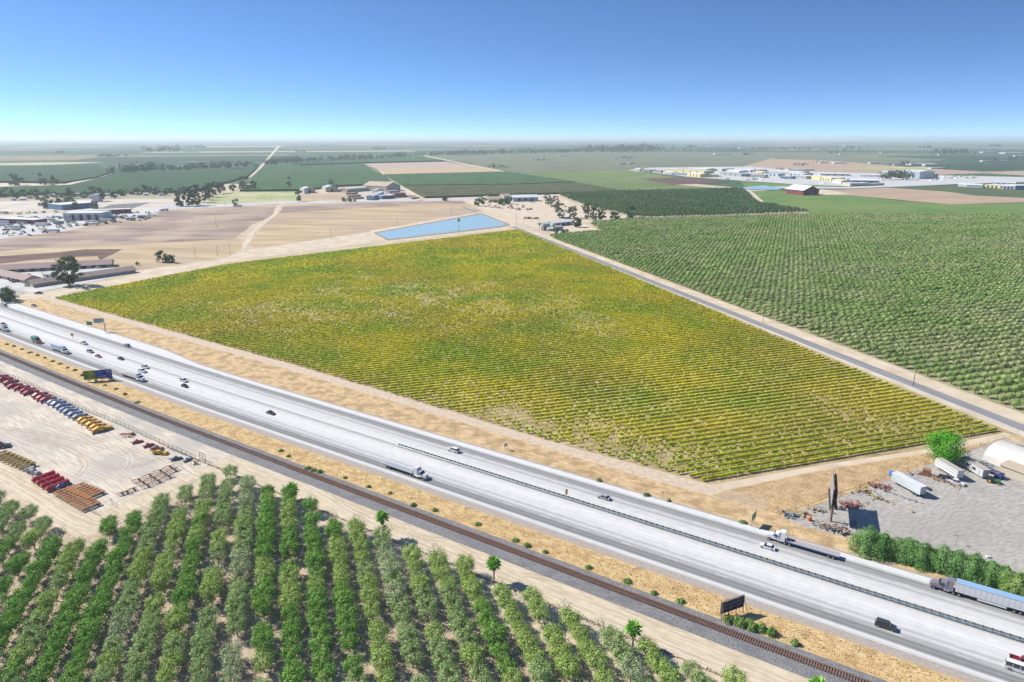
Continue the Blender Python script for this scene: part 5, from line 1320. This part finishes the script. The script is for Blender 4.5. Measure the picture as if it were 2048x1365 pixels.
# packing plant
plant = [((1268, 343), (1279, 343.5), 26, 9, MET_W, RF_W), ((1283, 345), (1300, 346), 30, 10, GREYW, GREYW), ((1304, 346.5), (1322, 347.5), 30, 9, GREYW, BRICK), ((1326, 348.5), (1344, 350), 26, 8, MET_W, RF_W),
         ((1332, 343), (1356, 344), 40, 9, YELW, RF_W), ((1354, 345), (1408, 348), 50, 9, YELW, YELW), ((1372, 341.5), (1412, 343.5), 60, 8, MET_B, RF_W), ((1400, 341.5), (1444, 343.5), 70, 10, MET_W, RF_W), ((1342, 351), (1374, 352), 30, 8, MET_B, RF_W),
         ((1374, 353), (1400, 355.5), 40, 10, YELW, RF_W), ((1400, 355), (1438, 355.5), 40, 9, YELW, RF_W), ((1440, 350.5), (1482, 354), 40, 9, GREYW, RF_B), ((1452, 346), (1478, 348), 40, 9, MET_W, RF_W), ((1468, 343.5), (1500, 345.5), 80, 9, MET_W, RF_W), ((1484, 351), (1504, 353), 40, 8, YELW, RF_W),
         ((1506, 349), (1524, 350.5), 30, 9, YELW, YELW), ((1500, 355), (1530, 356), 30, 8, GREYW, RF_W), ((1526, 352), (1556, 354), 30, 9, MET_B, RF_B), ((1545, 348), (1600, 350), 80, 8, MET_W, RF_W), ((1560, 358), (1580, 359), 30, 8, BLUEW, RF_W), ((1586, 357), (1612, 359), 50, 9, GREYW, RF_W),
         ((1574, 352), (1606, 353.5), 60, 8, MET_W, RF_W), ((1614, 358), (1640, 361), 40, 10, YELW, RF_W), ((1642, 361), (1662, 363.5), 40, 10, YELW, RF_W), ((1664, 366), (1682, 369), 30, 9, MET_W, YELW), ((1684, 371), (1700, 373), 40, 7, MET_W, RF_W), ((1700, 373.5), (1740, 373), 30, 8, MET_T, RF_W), ((1701, 367), (1758, 368), 70, 8, BLUEW, RF_W), ((1742, 373), (1768, 371.5), 20, 6, MET_T, RF_T),
         ((1764, 353), (1774, 353.5), 24, 18, MET_W, RF_W), ((1822, 358), (1838, 359), 60, 22, MET_W, RF_W), ((1838, 359), (1858, 358), 60, 22, MET_B, RF_W), ((1806, 347.5), (1828, 349), 60, 12, MET_W, RF_W), ((1860, 357), (1876, 356.5), 50, 14, MET_W, RF_W), ((1720, 354.5), (1760, 355.5), 60, 7, MET_W, RF_W), ((1640, 352), (1700, 353), 60, 7, MET_W, RF_W),
         ((1932, 376), (1964, 377), 30, 7, MET_W, RF_W), ((1968, 376), (2000, 378), 40, 8, YELW, RF_W), ((2004, 377), (2030, 379), 40, 8, BRICK, RF_W), ((2002, 380), (2030, 381), 40, 9, MET_W, RF_W), ((2030, 381), (2090, 382), 50, 11, BLUEW, RF_W), ((1985, 371.5), (2030, 373), 50, 8, MET_W, RF_W), ((1915, 374), (1935, 375), 24, 6, MET_W, RF_W)]
for i, (p0, p1, dp, h, wm, rm) in enumerate(plant):
    wn_ = {MET_W.name: "white", GREYW.name: "grey", YELW.name: "yellow", MET_B.name: "pale blue", BLUEW.name: "blue", MET_T.name: "tan", BRICK.name: "brown"}[wm.name]
    bld("packing_shed", "%s walled shed of the packing plant, %s of all its sheds" % (wn_, ordn(i + 1)), p0, p1, dp, h, wm, rm, "flat" if i % 3 else "gable", group="sheds of the packing plant", ndoor=3 if i % 2 else 0, rise=2.5)
t = thing("water_tower", "slim white tank tower above the packing plant", "tower", G(1508, 351)); b = MB(); b.tube((0, 0, 0), (0, 0, 16), 2.5, 8); b.build("shaft", MET_W, t); b = MB(); b.tube((0, 0, 16), (0, 0, 21), 4.2, 10); b.build("tank", MET_W, t)
for i in range(46):
    x = rd.uniform(1430, 1900); y = 357 + (x - 1430) * .0 + rd.uniform(-1, 5) if x < 1640 else (rd.uniform(365, 369) if x < 1700 else rd.uniform(359, 363))
    if i > 30: x = rd.uniform(1880, 1960); y = rd.uniform(354, 359)
    t = thing("cargo_trailer", "white box trailer parked at the packing plant, %s of many" % ordn(i + 1), "trailer", G(x, y), rd.uniform(0, 3), "trailers at the packing plant")
    b = MB(); b.box((0, 0, 2.6), (13, 2.6, 2.8)); b.build("box", P_WHITE if i % 3 else P_TAN, t); b = MB()
    for q in (-5, -3.8, 4): b.tube((q, -1.1, .5), (q, 1.1, .5), .5, 8)
    b.build("axles", RUB, t)
far = [((1237, 329), 40), ((1258, 328), 30), ((1250, 317.5), 40), ((1228, 318), 30), ((1576, 343), 60), ((1608, 342), 40), ((1640, 327), 40), ((1668, 328), 60), ((1740, 328), 50), ((1824, 331), 120), ((1850, 332), 60), ((1862, 339), 60), ((1788, 332), 30), ((2010, 308), 160), ((2030, 314), 60), ((1430, 309.5), 120), ((1680, 310), 60), ((1762, 306), 60), ((1878, 311), 50), ((1966, 306), 120), ((2042, 307), 90), ((1988, 324), 80), ((1965, 324), 60), ((640, 292.5), 260), ((780, 296), 90), ((600, 314), 60), ((575, 314), 60), ((223, 317), 80), ((280, 317), 80), ((368, 305), 110), ((160, 301), 110), ((352, 327.5), 60), ((372, 327.5), 90), ((462, 338), 50), ((1120, 313), 60), ((1300, 297), 160), ((1420, 294), 200), ((1020, 289), 200), ((1480, 298), 180), ((960, 288.5), 300), ((1690, 293), 200), ((880, 289), 200), ((24, 292), 300)]
for i, (p, w_) in enumerate(sorted(far)):
    q = G(*p); bld("farm_shed", "distant pale farm shed on the plain, %s from the left" % ordn(i + 1), q, q + Vector((w_, w_ * .05, 0)), w_ * .4, 5 + w_ * .02, MET_W, RF_W, "flat", group="distant farm sheds on the plain")

# ================================================================== billboards
def billboard_dark():
    t = thing("billboard", "dark purple brown back of a billboard standing by the ballast", "billboard", G(1462, 1232), math.atan2(*(reversed((G(1486, 1222) - G(1440, 1238)).to_2d()))) )
    w, h, z0 = 7.6, 3.7, 1.7
    b = MB(); b.box((0, 0, z0 + h / 2), (w, .14, h)); b.build("panel", M("weathered_panel", (.10, .06, .09), (.20, .13, .15), scale=1.5, stretch=(1, 1, 4), detail=5), t)
    for z in (z0 + .15, z0 + h * .35, z0 + h * .68, z0 + h - .1): q = MB(); q.box((0, -.16, z), (w, .12, .12)); q.build("rail", GREYW, t)
    for x in (-w / 2 + .2, -w / 6, w / 6, w / 2 - .2):
        q = MB(); q.box((x, -.3, (z0 + h) / 2), (.16, .16, z0 + h)); q.build("post", WOOD, t)
        q = MB(); q.tube((x, -.3, z0 + h * .75), (x, -2.6, 0), .07, 5); q.build("brace", WOOD, t)
billboard_dark()
def billboard_colour():
    t = thing("billboard", "colourful yellow and blue billboard beside the railway", "billboard", G(198, 763), R(16))
    w, h, z0 = 13.0, 4.4, 1.6
    b = MB(); b.box((0, .05, z0 + h / 2), (w, .3, h)); b.build("panel", DARK, t)
    cols = [("ad_green", (.10, .26, .06), (-w / 2 + 1.2, 2.0, h - .4, 0)), ("ad_yellow", (.45, .42, .05), (-w / 2 + 3.9, 3.4, h - .4, 0)), ("ad_blue", (.05, .09, .34), (1.6, 6.4, h - .4, 0)), ("ad_violet", (.16, .12, .40), (w / 2 - .9, 1.4, h - .4, 0))]
    for n, c, (x, ww, hh, zz) in cols: q = MB(); q.box((x, -.13, z0 + h / 2 + zz), (ww, .04, hh)); q.build("poster", M(n, c, tuple(v * 1.5 for v in c), scale=.8), t)
    for i, (x, z, ww, hh, c) in enumerate([(-4.4, .6, 1.4, .8, (.6, .28, .04)), (-2.6, -.6, 2.2, .7, (.12, .30, .10)), (.8, .9, 1.6, 1.2, (.10, .22, .55)), (3.2, .2, 1.2, 2.0, (.08, .08, .2)), (1.8, -1.1, 3.6, .35, (.7, .55, .6)), (4.6, 1.2, 1.2, .4, (.7, .7, .72))]):
        q = MB(); q.box((x, -.17, z0 + h / 2 + z), (ww, .03, hh)); q.build("poster", M("ad_patch_%s" % "abcdef"[i], c), t)
    for x in (-4.5, -1.5, 1.5, 4.5): q = MB(); q.box((x, .35, (z0 + h) / 2), (.25, .25, z0 + h)); q.build("post", WOOD, t)
    q = MB(); q.box((0, -.6, z0 - .1), (w, .8, .08)); q.build("catwalk", GREYW, t)
billboard_colour()
def billboard_big():
    p0, p1 = G(1661, 1044), G(1672, 1020)
    d = p1 - p0; t = thing("billboard", "tall double faced billboard seen edge on above the scrap yard", "billboard", p0, R(67))
    sp = 9.0; RST = M("rusty_steel", (.22, .13, .10), (.30, .19, .15), scale=1, rough=.7)
    for x in (0, sp): q = MB(); q.tube((x, 0, 0), (x, 0, 12.6), .34, 10); q.build("post", RST, t)
    for s, hh in ((.62, 6.6), (-.62, 5.6)):
        q = MB(); q.box((sp / 2, s, 6.4 + hh / 2), (13.6, .12, hh)); q.build("panel", M("panel_edge_grey", (.40, .38, .40), (.28, .24, .25), scale=1) if s > 0 else M("panel_back_brown", (.16, .10, .09), (.24, .16, .13), scale=1), t)
        for z in (6.2, 6.4 + hh * .5, 6.3 + hh): q = MB(); q.box((sp / 2, s * .7, z), (14.8, .2, .22)); q.build("beam", RST, t)
        for k in range(6): q = MB(); q.box((-2.6 + k * 2.9, s * .8, 6.4 + hh / 2), (.14, .14, hh)); q.build("stringer", DARK, t)
        q = MB(); q.box((sp / 2, s * 1.4, 6.1), (13.6, .7, .08)); q.build("catwalk", DARK, t)
        q = MB(); q.box((sp / 2, s * 1.7, 7.1), (13.6, .05, .05)); q.build("handrail", DARK, t)
billboard_big()

# ================================================================== truck lot on the right
LOTA = R(-64)
def gz(x, y, z=.06): p = G(x, y); p.z = z; return p
def quonset():
    a = gz(1990, 950); t = thing("arched_shed", "wide white arched metal shed open at its near end", "building", gz(1971, 918), R(-62))
    n = 10; L = 30; W = 17; b = MB(); vs = []; fs = []
    for k, x in enumerate((0, L)):
        for i in range(n + 1):
            th = math.pi * i / n; vs.append((x, W / 2 * math.cos(th) + 6, 6.2 * math.sin(th) ** .8))
    for i in range(n): fs.append((i, i + 1, n + 2 + i, n + 1 + i))
    b.add(vs, fs, 0, False); b.build("roof", M("shed_sheet", (.62, .60, .56), (.70, .68, .64), scale=.3, stretch=(1, 5, 1)), t)
    q = MB(); q.add([(0, W / 2 * math.cos(math.pi * i / n) + 6, 6.2 * max(0, math.sin(math.pi * i / n)) ** .8) for i in range(n + 1)], [tuple(range(n + 1))]); q.build("end_wall", MET_W, t)
    q = MB(); q.box((L / 2 + 4, -5.2, 1.7), (20, 5, 3.4)); q.build("side_annex", MET_T, t); q = MB(); q.box((L / 2 + 4, -5.3, 3.55), (20.6, 5.6, .25), rx=.14); q.build("annex_roof", RF_T, t)
    q = MB(); q.box((L / 2 + 9.5, -7.75, 1.5), (5, .1, 2.4)); q.build("roller_door", GREYW, t)
quonset()
def van_trailer(name, label, px, rz, L, W, H, wm, rm, stripes=0, wins=0, cat="trailer", door=False):
    # px: the two ground ends of the long side facing the camera
    p0, p1 = gz(*px[0]), gz(*px[1]); d = p1 - p0; L = d.length; rz = math.atan2(d.y, d.x); nrm = Vector((-d.y, d.x, 0)).normalized()
    if nrm.x < 0: nrm = -nrm
    t = thing(name, label, cat, p0 + nrm * W / 2, rz); z0 = 1.15 if cat == "trailer" else .7
    b = MB(); b.box((L / 2, 0, z0 + H / 2), (L, W, H))
    n = max(4, int(L / .9))
    for i in range(n):
        for s in (-1, 1): b.box(((i + .5) * L / n, s * (W / 2 + .01), z0 + H / 2), (.06, .04, H - .1))
    b.build("box", wm, t); b = MB(); b.box((L / 2, 0, z0 + H + .06), (L + .1, W + .1, .1)); b.build("roof", rm, t)
    for k in range(stripes):
        for s in (-1, 1): q = MB(); q.box((L / 2, s * (W / 2 + .045), z0 + H * (.42 + .36 * k)), (L - .3, .03, .13)); q.build("stripe", DARK, t)
    for k in range(wins):
        for s in (-1, 1):
            q = MB(); q.box((L * (.35 + .28 * k), s * (W / 2 + .05), z0 + H * .55), (1.7, .05, 1.1)); w_ = q.build("window", GREYW, t)
            q = MB(); q.box((L * (.35 + .28 * k), s * (W / 2 + .085), z0 + H * .55), (1.4, .03, .85)); q.build("pane", GLASS, w_)
    if door:
        for x in (.15, .84): q = MB(); q.box((L * x, -(W / 2 + .06), z0 + 1.0), (.9, .05, 2.0)); q.build("door", MET_B, t)
    b = MB(); b.box((L / 2, 0, z0 - .15), (L * .96, W * .5, .25)); b.build("chassis", DARK, t)
    for x in ((L - 2.6, L - 1.4) if cat == "trailer" else (L * .45, L * .55)):
        for s in (-1, 1): wheel(t, x, s * (W / 2 - .22), .48 if z0 > 1 else .35, .3)
    if cat == "trailer":
        for s in (-1, 1): q = MB(); q.box((2.6, s * .8, z0 / 2 - .05), (.14, .14, z0 - .2)); q.build("landing_leg", DARK, t)
    return t
van_trailer("box_trailer", "white box trailer with two black stripes parked behind the shade tree", ((1868, 936), (1912, 963)), 0, 12.2, 2.6, 2.8, P_WHITE, M("dusty_roof", (.46, .42, .37)), 2)
van_trailer("office_trailer", "white office trailer with two windows and doors", ((1918, 931), (1963, 959)), 0, 15, 3.1, 2.8, MET_W, M("dusty_roof", (.46, .42, .37)), 0, 2, "trailer house", True)
van_trailer("camper_trailer", "long white covered trailer lying between scrap and the blue tarp", ((1781, 966), (1838, 997)), 0, 16.0, 2.7, 2.9, M("wrap_sheet", (.66, .70, .71), (.50, .58, .60), scale=.3, stretch=(6, 1, 1), rot=R(-58), rough=.5), P_WHITE)
def tarp():
    t = thing("tarp_covered_boat", "blue tarpaulin covered frame beside the long white trailer", "tarp", gz(1812, 962), R(-58)); b = MB()
    b.prism([(-6, .3), (5, .3), (5, 1.1), (0, 2.0), (-6, 1.3)], -1.3, 1.3, 0, [0, 0, .5, .8, .4]); b.build("tarpaulin", M("blue_tarp_cloth", (.05, .16, .55), (.10, .24, .65), scale=1), t)
    b = MB(); b.box((6.8, 0, .5), (3.6, 1.5, .3)); b.build("frame", DARK, t)
tarp()
def dumpster():
    t = thing("dumpster", "open blue steel dumpster filled with brown scrap", "dumpster", gz(1985, 952), R(-62)); b = MB(); L, W, H = 6.6, 2.5, 1.9
    for s in (-1, 1):
        b.box((0, s * W / 2, H / 2 + .15), (L, .1, H)); b.box((s * L / 2, 0, H / 2 + .15), (.1, W, H))
        for k in range(6): b.box((-L / 2 + .5 + k * L / 6.2, s * (W / 2 + .1), H / 2 + .15), (.12, .12, H))
    b.box((0, 0, .2), (L, W, .12)); b.build("body", paint("dumpster_blue", (.03, .10, .34)), t)
    b = MB(); 
    for k in range(26): b.box((rd.uniform(-2.9, 2.9), rd.uniform(-.9, .9), 1.7 + rd.uniform(-.2, .15)), (rd.uniform(.5, 1.4), rd.uniform(.2, .6), .2), rd.uniform(0, 3))
    b.build("scrap", BRICK, t)
dumpster()
def farm_tractor():
    GR = paint("tractor_green", (.05, .25, .07)); t = thing("tractor", "green farm tractor with yellow wheels in front of the blue dumpster", "tractor", gz(1984, 966), R(-40))
    b = MB(); b.prism([(0, .9), (2.5, .8), (2.5, 1.5), (2.2, 1.75), (0, 1.8)], -.42, .42, 0, [0, .05, .08, .08, 0]); b.box((-.7, 0, 1.0), (1.6, .9, .6)); b.build("body", GR, t)
    b = MB(); b.prism([(-1.4, 1.3), (.1, 1.3), (-.1, 2.7), (-1.25, 2.7)], -.75, .75, 0, [0, 0, .12, .12]); b.build("cab_glass", GLASS, t)
    b = MB(); b.box((-.68, 0, 2.78), (1.6, 1.5, .14)); b.build("cab_roof", MATS["tan_roof"], t)
    for s in (-1, 1):
        for x, r in ((-.8, .85), (2.0, .52)):
            q = MB(); q.tube((x, s * .75, r), (x, s * 1.15, r), r, 14, 0, smooth=False); w_ = q.build("wheel", RUB, t); q = MB(); q.tube((x, s * 1.15, r), (x, s * 1.18, r), r * .55, 10, 0, smooth=False); q.build("rim", P_YEL, w_)
farm_tractor()
make_car("pickup_truck", "white pickup parked in front of the striped box trailer", "pickup", "pickup", P_WHITE, gz(1910, 968), R(-42))
make_car("pickup_truck", "dark flatbed pickup tucked behind the white pickup", "pickup", "pickup", P_DARK, gz(1895, 960), R(-42))
def crate(label, px, mat, d=(2.6, 2.2, 2.4), rz=R(-40)):
    t = thing("storage_bin", label, "bin", gz(*px), rz); b = MB(); b.box((0, 0, d[2] / 2), d)
    for i in range(4): b.box((-d[0] / 2 + .3 + i * d[0] / 4.4, -d[1] / 2 - .05, d[2] / 2), (.12, .1, d[2]))
    b.build("body", mat, t); b = MB(); b.box((0, 0, d[2] + .05), (d[0] + .1, d[1] + .1, .08)); b.build("lid", BRICK, t)
crate("orange rusty bin left of the striped box trailer", (1852, 951), M("rust_orange", (.42, .20, .08), (.34, .16, .08), scale=1))
crate("small white tank unit beside the arched shed's far side", (2043, 905), P_WHITE, (5, 2.4, 2.2))
def junk(label, px, n, cols, spread, seed, long_=2.2, rz=0, name="scrap_pile"):
    r = random.Random(seed); t = thing(name, label, "scrap", gz(*px), rz)
    for ci, m in enumerate(cols):
        b = MB()
        for k in range(n):
            c = (r.gauss(0, spread[0]), r.gauss(0, spread[1]), r.uniform(.1, .8)); ty = r.random(); a = r.uniform(0, 3.1)
            if ty < .5: L = r.uniform(.6, long_) / 2; b.tube((c[0] - L * math.cos(a), c[1] - L * math.sin(a), c[2]), (c[0] + L * math.cos(a), c[1] + L * math.sin(a), c[2] + r.uniform(-.1, .4)), r.uniform(.05, .13), 5)
            elif ty < .85: b.box(c, (r.uniform(.4, 1.4), r.uniform(.2, .8), r.uniform(.1, .6)), a)
            else: b.tube(c, (c[0] + .1, c[1], c[2] + .25), r.uniform(.3, .55), 10)
        b.build("metal_parts", m, t)
RST = MATS["rusty_steel"]; YW = M("faded_yellow", (.55, .42, .10), (.45, .33, .12), scale=1); PK = M("faded_pink_red", (.50, .18, .16), (.38, .14, .12), scale=1); AQ = M("faded_aqua", (.30, .42, .44), (.22, .30, .33), scale=1); ORJ = M("scrap_orange", (.62, .32, .10), (.55, .40, .25), scale=1)
junk("aqua grey tangle of scrap at the lot's left tip", (1577, 1034), 16, [AQ, GREYW, DARK], (1.4, 1.0), 1)
junk("yellow scrap blades beside the aqua scrap", (1602, 1030), 10, [YW, RST], (1.6, .9), 2, 3)
junk("grey and orange scrap heap left of the tall billboard", (1638, 1022), 12, [GREYW, ORJ, CHROME], (1.8, .9), 3)
junk("orange and white scrap strip before the oleander hedge", (1665, 1060), 20, [ORJ, CHROME, RST, GREYW], (4.0, 1.1), 4, 2.2, R(-33))
junk("row of dark tyres and scrap next to the hedge's left end", (1684, 1066), 14, [DARK, RUB], (1.6, .9), 5, 1.5, R(-33))
junk("pink red implement heap right of the tall billboard", (1700, 1010), 18, [PK, PK, RST], (2.0, 1.3), 6, 3.2)
junk("small pink scrap in front of the pink red heap", (1692, 1018), 10, [PK, CHROME], (2.2, .8), 7)
junk("yellow green scrap frame behind the lot fence", (1730, 985), 12, [YW, RST], (2.0, 1.2), 8, 3)
junk("long line of rusty beams right of the yellow frame", (1755, 998), 12, [RST, YW], (3.6, .5), 9, 6, R(-55))
junk("dark red pile of pipes before the long white trailer", (1762, 976), 18, [M("pipe_red", (.26, .10, .09)), RST, PK], (2.2, 1.1), 10, 3, R(-25))
junk("grey scrap bits below the long white trailer", (1806, 996), 8, [GREYW, CHROME], (2.2, .5), 11, 2, R(-45))
junk("brown fallen beams between bin and white pickup", (1878, 962), 14, [ORJ, RST], (2.8, .6), 12, 4, R(-50))
junk("dark scrap line under the lot fence near the bin", (1840, 948), 8, [DARK, RST], (2.5, .6), 13, 2, R(20))
junk("black scrap frames at the foot of the tall billboard", (1700, 1050), 9, [DARK], (1.6, .8), 14, 2.4)
t = thing("buoy_ball", "round orange ball lying in the scrap yard", "ball", gz(1619, 1042)); b = MB(); b.blob((0, 0, .7), (.7, .7, .7), 0, 12, 8); b.build("shell", M("ball_orange", (.75, .12, .04)), t)
fence("lot_fence", "wire fence between the dry field and the truck lot", [G(1568, 1034), G(1640, 1008), G(1740, 972), G(1850, 931), G(1960, 892), G(2035, 868)], 5.0, 1.6, mesh=False, pm=WOOD)
t = thing("antenna_pole", "thin pole with crossed arms standing in the hedge's shadow", "pole", gz(1911, 1090)); b = MB(); b.tube((0, 0, 0), (0, 0, 3.2), .06, 5); b.build("post", CHROME, t); b = MB(); b.box((0, 0, 3.1), (2.2, .08, .08)); b.box((0, 0, 3.1), (.08, 1.4, .08)); b.build("crossarm", DARK, t)
t = thing("white_marker", "small white box on the lot behind the hedge", "box", gz(1976, 1116)); b = MB(); b.box((0, 0, .3), (1.1, .7, .5)); b.build("body", P_WHITE, t)

# ================================================================== equipment yard on the left
YR = R(57)
def harvester(label, px, pm, rz=YR, k=1.0, z=.06, grp=None):
    t = thing("orchard_harvester", label, "farm machine", gz(px[0], px[1], z), rz, grp)
    b = MB(); b.prism([(-3.6, .5), (2.8, .4), (3.4, .7), (3.0, 1.15), (1.0, 1.35), (.4, 1.95), (-1.4, 2.0), (-3.2, 1.3)], -1.15, 1.15, 0, [.1, .1, .15, .2, .15, .3, .3, .2]); b.box((-3.9, 0, 1.5), (1.6, 1.0, .28), 0, 0, ry=.5); b.build("body", pm, t)
    q = MB(); q.box((2.2, 0, .5), (2.2, 2.7, .35)); q.build("header", pm, t)
    q = MB(); q.box((-.4, .75, 2.15), (.9, .7, .5)); q.build("engine_cover", DARK, t)
    for x in (-2.2, 1.1):
        for s in (-1, 1): wheel(t, x, s * 1.15, .55, .35)
    t.scale = (k, k, k); return t
reds = [(2, 757), (10, 762), (22, 767), (30, 774), (44, 778), (56, 783), (62, 787), (80, 793), (88, 798), (97, 802)]
h0 = None
def row(pxs, pm, word, grp, k=1.0):
    base = None
    for i, px in enumerate(pxs):
        lab = "%s orchard machine by the rear yard fence, %s of its colour from the left" % (word, ordn(i + 1))
        if base is None: base = harvester(lab, px, pm, YR + R(4), k, grp=grp)
        else: dup(base, gz(*px), YR + R(rd.uniform(-5, 8)), lab, grp, (k, k, k * rd.uniform(.85, 1.15)))
row(reds, P_RED, "dark red", "red machines by the rear yard fence", 1.0)
row([(109, 806), (117, 810), (127, 815), (134, 820), (142, 825), (150, 830), (160, 835)], paint("steel_blue", (.28, .34, .44)), "silver blue", "silver machines by the rear yard fence", .95)
row([(170, 841), (178, 845), (187, 850), (196, 855)], P_YEL, "yellow", "yellow machines by the rear yard fence", .95)
harvester("longer yellow machine casting a long shadow at the end of the yellow group", (205, 862), P_YEL, YR - R(12), 1.15)
harvester("yellow machine lying before the fence further right", (322, 909), P_YEL, R(-5), .85)
harvester("brown red machine beside the second yellow one", (315, 900), paint("brown_red", (.34, .12, .10)), R(10), .7)
harvester("red mower unit left of its twin on the open yard", (276, 886), P_RED, R(40), .6); harvester("red mower unit right of its twin on the open yard", (298, 893), P_RED, R(50), .6)
harvester("dark blue machine near the steel gate", (354, 920), paint("dark_blue", (.03, .06, .14)), R(30), .6); harvester("blue machine closest to the steel gate", (376, 922), paint("mid_blue", (.06, .12, .30)), R(60), .5)
harvester("dark machine entering at the left photo edge", (3, 896), P_DARK, R(20), 1.0)
t = tree("dry_shrub", "dry yellow shrub by the gate with a dark shadow", G(391, 929), 1.3, 1.7, TUFT, 700, 200, 10, .4, -.1, cat="bush", tr=.04)
def frame_trailer(name, label, px, rz, L, W, beam, rails, grp=None, h=.75, k=1.0, beams=2, wheels_at=(.35,)):
    t = thing(name, label, "implement", gz(*px), rz, grp)
    b = MB()
    for s in (-1, 1): b.tube((-L / 2, s * W / 2, h), (L / 2, s * W / 2, h), .08, 5)
    for i in range(5): b.tube((-L / 2 + i * L / 4, -W / 2, h), (-L / 2 + i * L / 4, W / 2, h), .06, 5)
    b.build("frame", rails, t)
    b = MB()
    for i in range(beams): b.box((0, (-W / 2 + (i + .5) * W / beams), h + .35), (L * .92, .22, .25))
    b.build("beam", beam, t)
    for s in (-1, 1): wheel(t, L * wheels_at[0], s * (W / 2 + .15), .38, .22)
    t.scale = (k, k, k); return t
OB = M("orange_beam", (.62, .30, .12), (.50, .24, .11), scale=1); OW = M("bright_orange", (.78, .32, .12)); YB = M("ochre_beam", (.45, .30, .07), (.36, .24, .07), scale=1)
def many(name, pts, rz, L, W, beam, rails, word, grp, **k):
    base = None
    for i, px in enumerate(pts):
        lab = word % ordn(i + 1)
        if base is None: base = frame_trailer(name, lab, px, rz, L, W, beam, rails, grp, **k)
        else: dup(base, gz(*px), rz + rd.uniform(-.03, .03), lab, grp)
many("rack_trailer", [(152 + i * 6.6, 978 + i * 2.7) for i in range(7)], YR, 6.6, 1.25, OB, GREYW, "brown orange rack in the rear row near the yard corner, %s from left", "brown orange racks in the rear row", beams=3)
many("rack_trailer", [(126 + i * 5.6, 986 + i * 3.15) for i in range(11)], YR, 6.6, 1.15, OB, GREYW, "brown orange rack in the front row at the fence, %s from left", "brown orange racks in the front row", beams=3)
cols4 = [(278, 962), (301, 952), (322, 944), (343, 936)]
pp = []
for c, (x, y) in enumerate([(275, 964), (297, 955), (318, 946), (338, 938)]):
    for r_ in range(3): pp.append((x + r_ * 8.5, y + r_ * 5.5))
many("lift_trailer", pp[:11], R(40), 3.9, 1.7, OW, GREYW, "bright orange frame trailer on the gravel beside the orchard, %s of its block", "bright orange frame trailers", beams=1, wheels_at=(.2,))
many("lift_trailer", [(242, 991), (252, 988), (266, 982)], R(40), 2.6, 1.4, OW, GREYW, "small orange trailer in the short line by the yard corner, %s from left", "small orange trailers by the corner", beams=1, wheels_at=(.2,))
many("ochre_frame", [(0 + i * 8, 913 + i * 3.4) for i in range(8)], YR, 6.0, 1.6, YB, YB, "ochre steel frame stacked along the front fence, %s from left", "ochre frames along the front fence", beams=3, h=1.1)
frame_trailer("hay_wagon", "red framed empty wagon standing alone on the yard", (253, 874), R(5), 5.0, 2.0, PK, PK, h=.9)
def cylinder_unit(label, px):
    t = thing("roller_tank", label, "tank", gz(*px), YR, "bright red cylinders by the front fence"); b = MB(); b.tube((-3.6, 0, 1.0), (3.6, 0, 1.0), .85, 16); b.build("drum", paint("bright_red", (.55, .01, .03)), t)
    b = MB()
    for x in (-3.4, 0, 3.4): b.box((x, 0, .3), (.3, 1.7, .6)); b.box((x, 0, 1.05), (.12, 1.82, 1.82))
    b.tube((-3.6, .6, 1.7), (3.6, .6, 1.7), .07, 5); b.build("cradle", paint("bright_red", (.55, .01, .03)), t)
    b = MB(); b.box((-3.9, 0, 1.0), (.4, 1.0, 1.0)); b.build("end_cap", P_PINK, t)
for i, px in enumerate([(89, 958), (98, 964), (107, 970), (117, 976)]): cylinder_unit("bright red cylinder by the front fence, %s from the left" % ordn(i + 1), px)
harvester("blue and white machine beside the red cylinders", (126, 974), paint("mid_blue", (.06, .12, .30)), YR, .8)
junk("pink machine parts between red cylinders and racks", (132, 985), 12, [PK, P_PINK], (1.2, 1.2), 31)
def cans():
    t = harvester("white topped grey machine between ochre frames and red cylinders", (68, 947), P_SILV, R(-20), .8)
cans()
# ================================================================== haze
hb = MB(); hb.box((0, 34000, 75), (110000, 74000, 152))
hm = bpy.data.materials.new("haze_air"); hm.use_nodes = True
nt = hm.node_tree; nt.nodes.remove(nt.nodes["Principled BSDF"])
pv = nt.nodes.new("ShaderNodeVolumePrincipled"); pv.inputs["Color"].default_value = (.80, .91, 1.0, 1); pv.inputs["Density"].default_value = .00006
pv.inputs["Anisotropy"].default_value = 0.2
out = [n for n in nt.nodes if n.type == 'OUTPUT_MATERIAL'][0]; nt.links.new(pv.outputs[0], out.inputs["Volume"])
o = hb.build("haze", hm); tag(o, kind="stuff"); o["label"] = "pale blue haze over the valley"
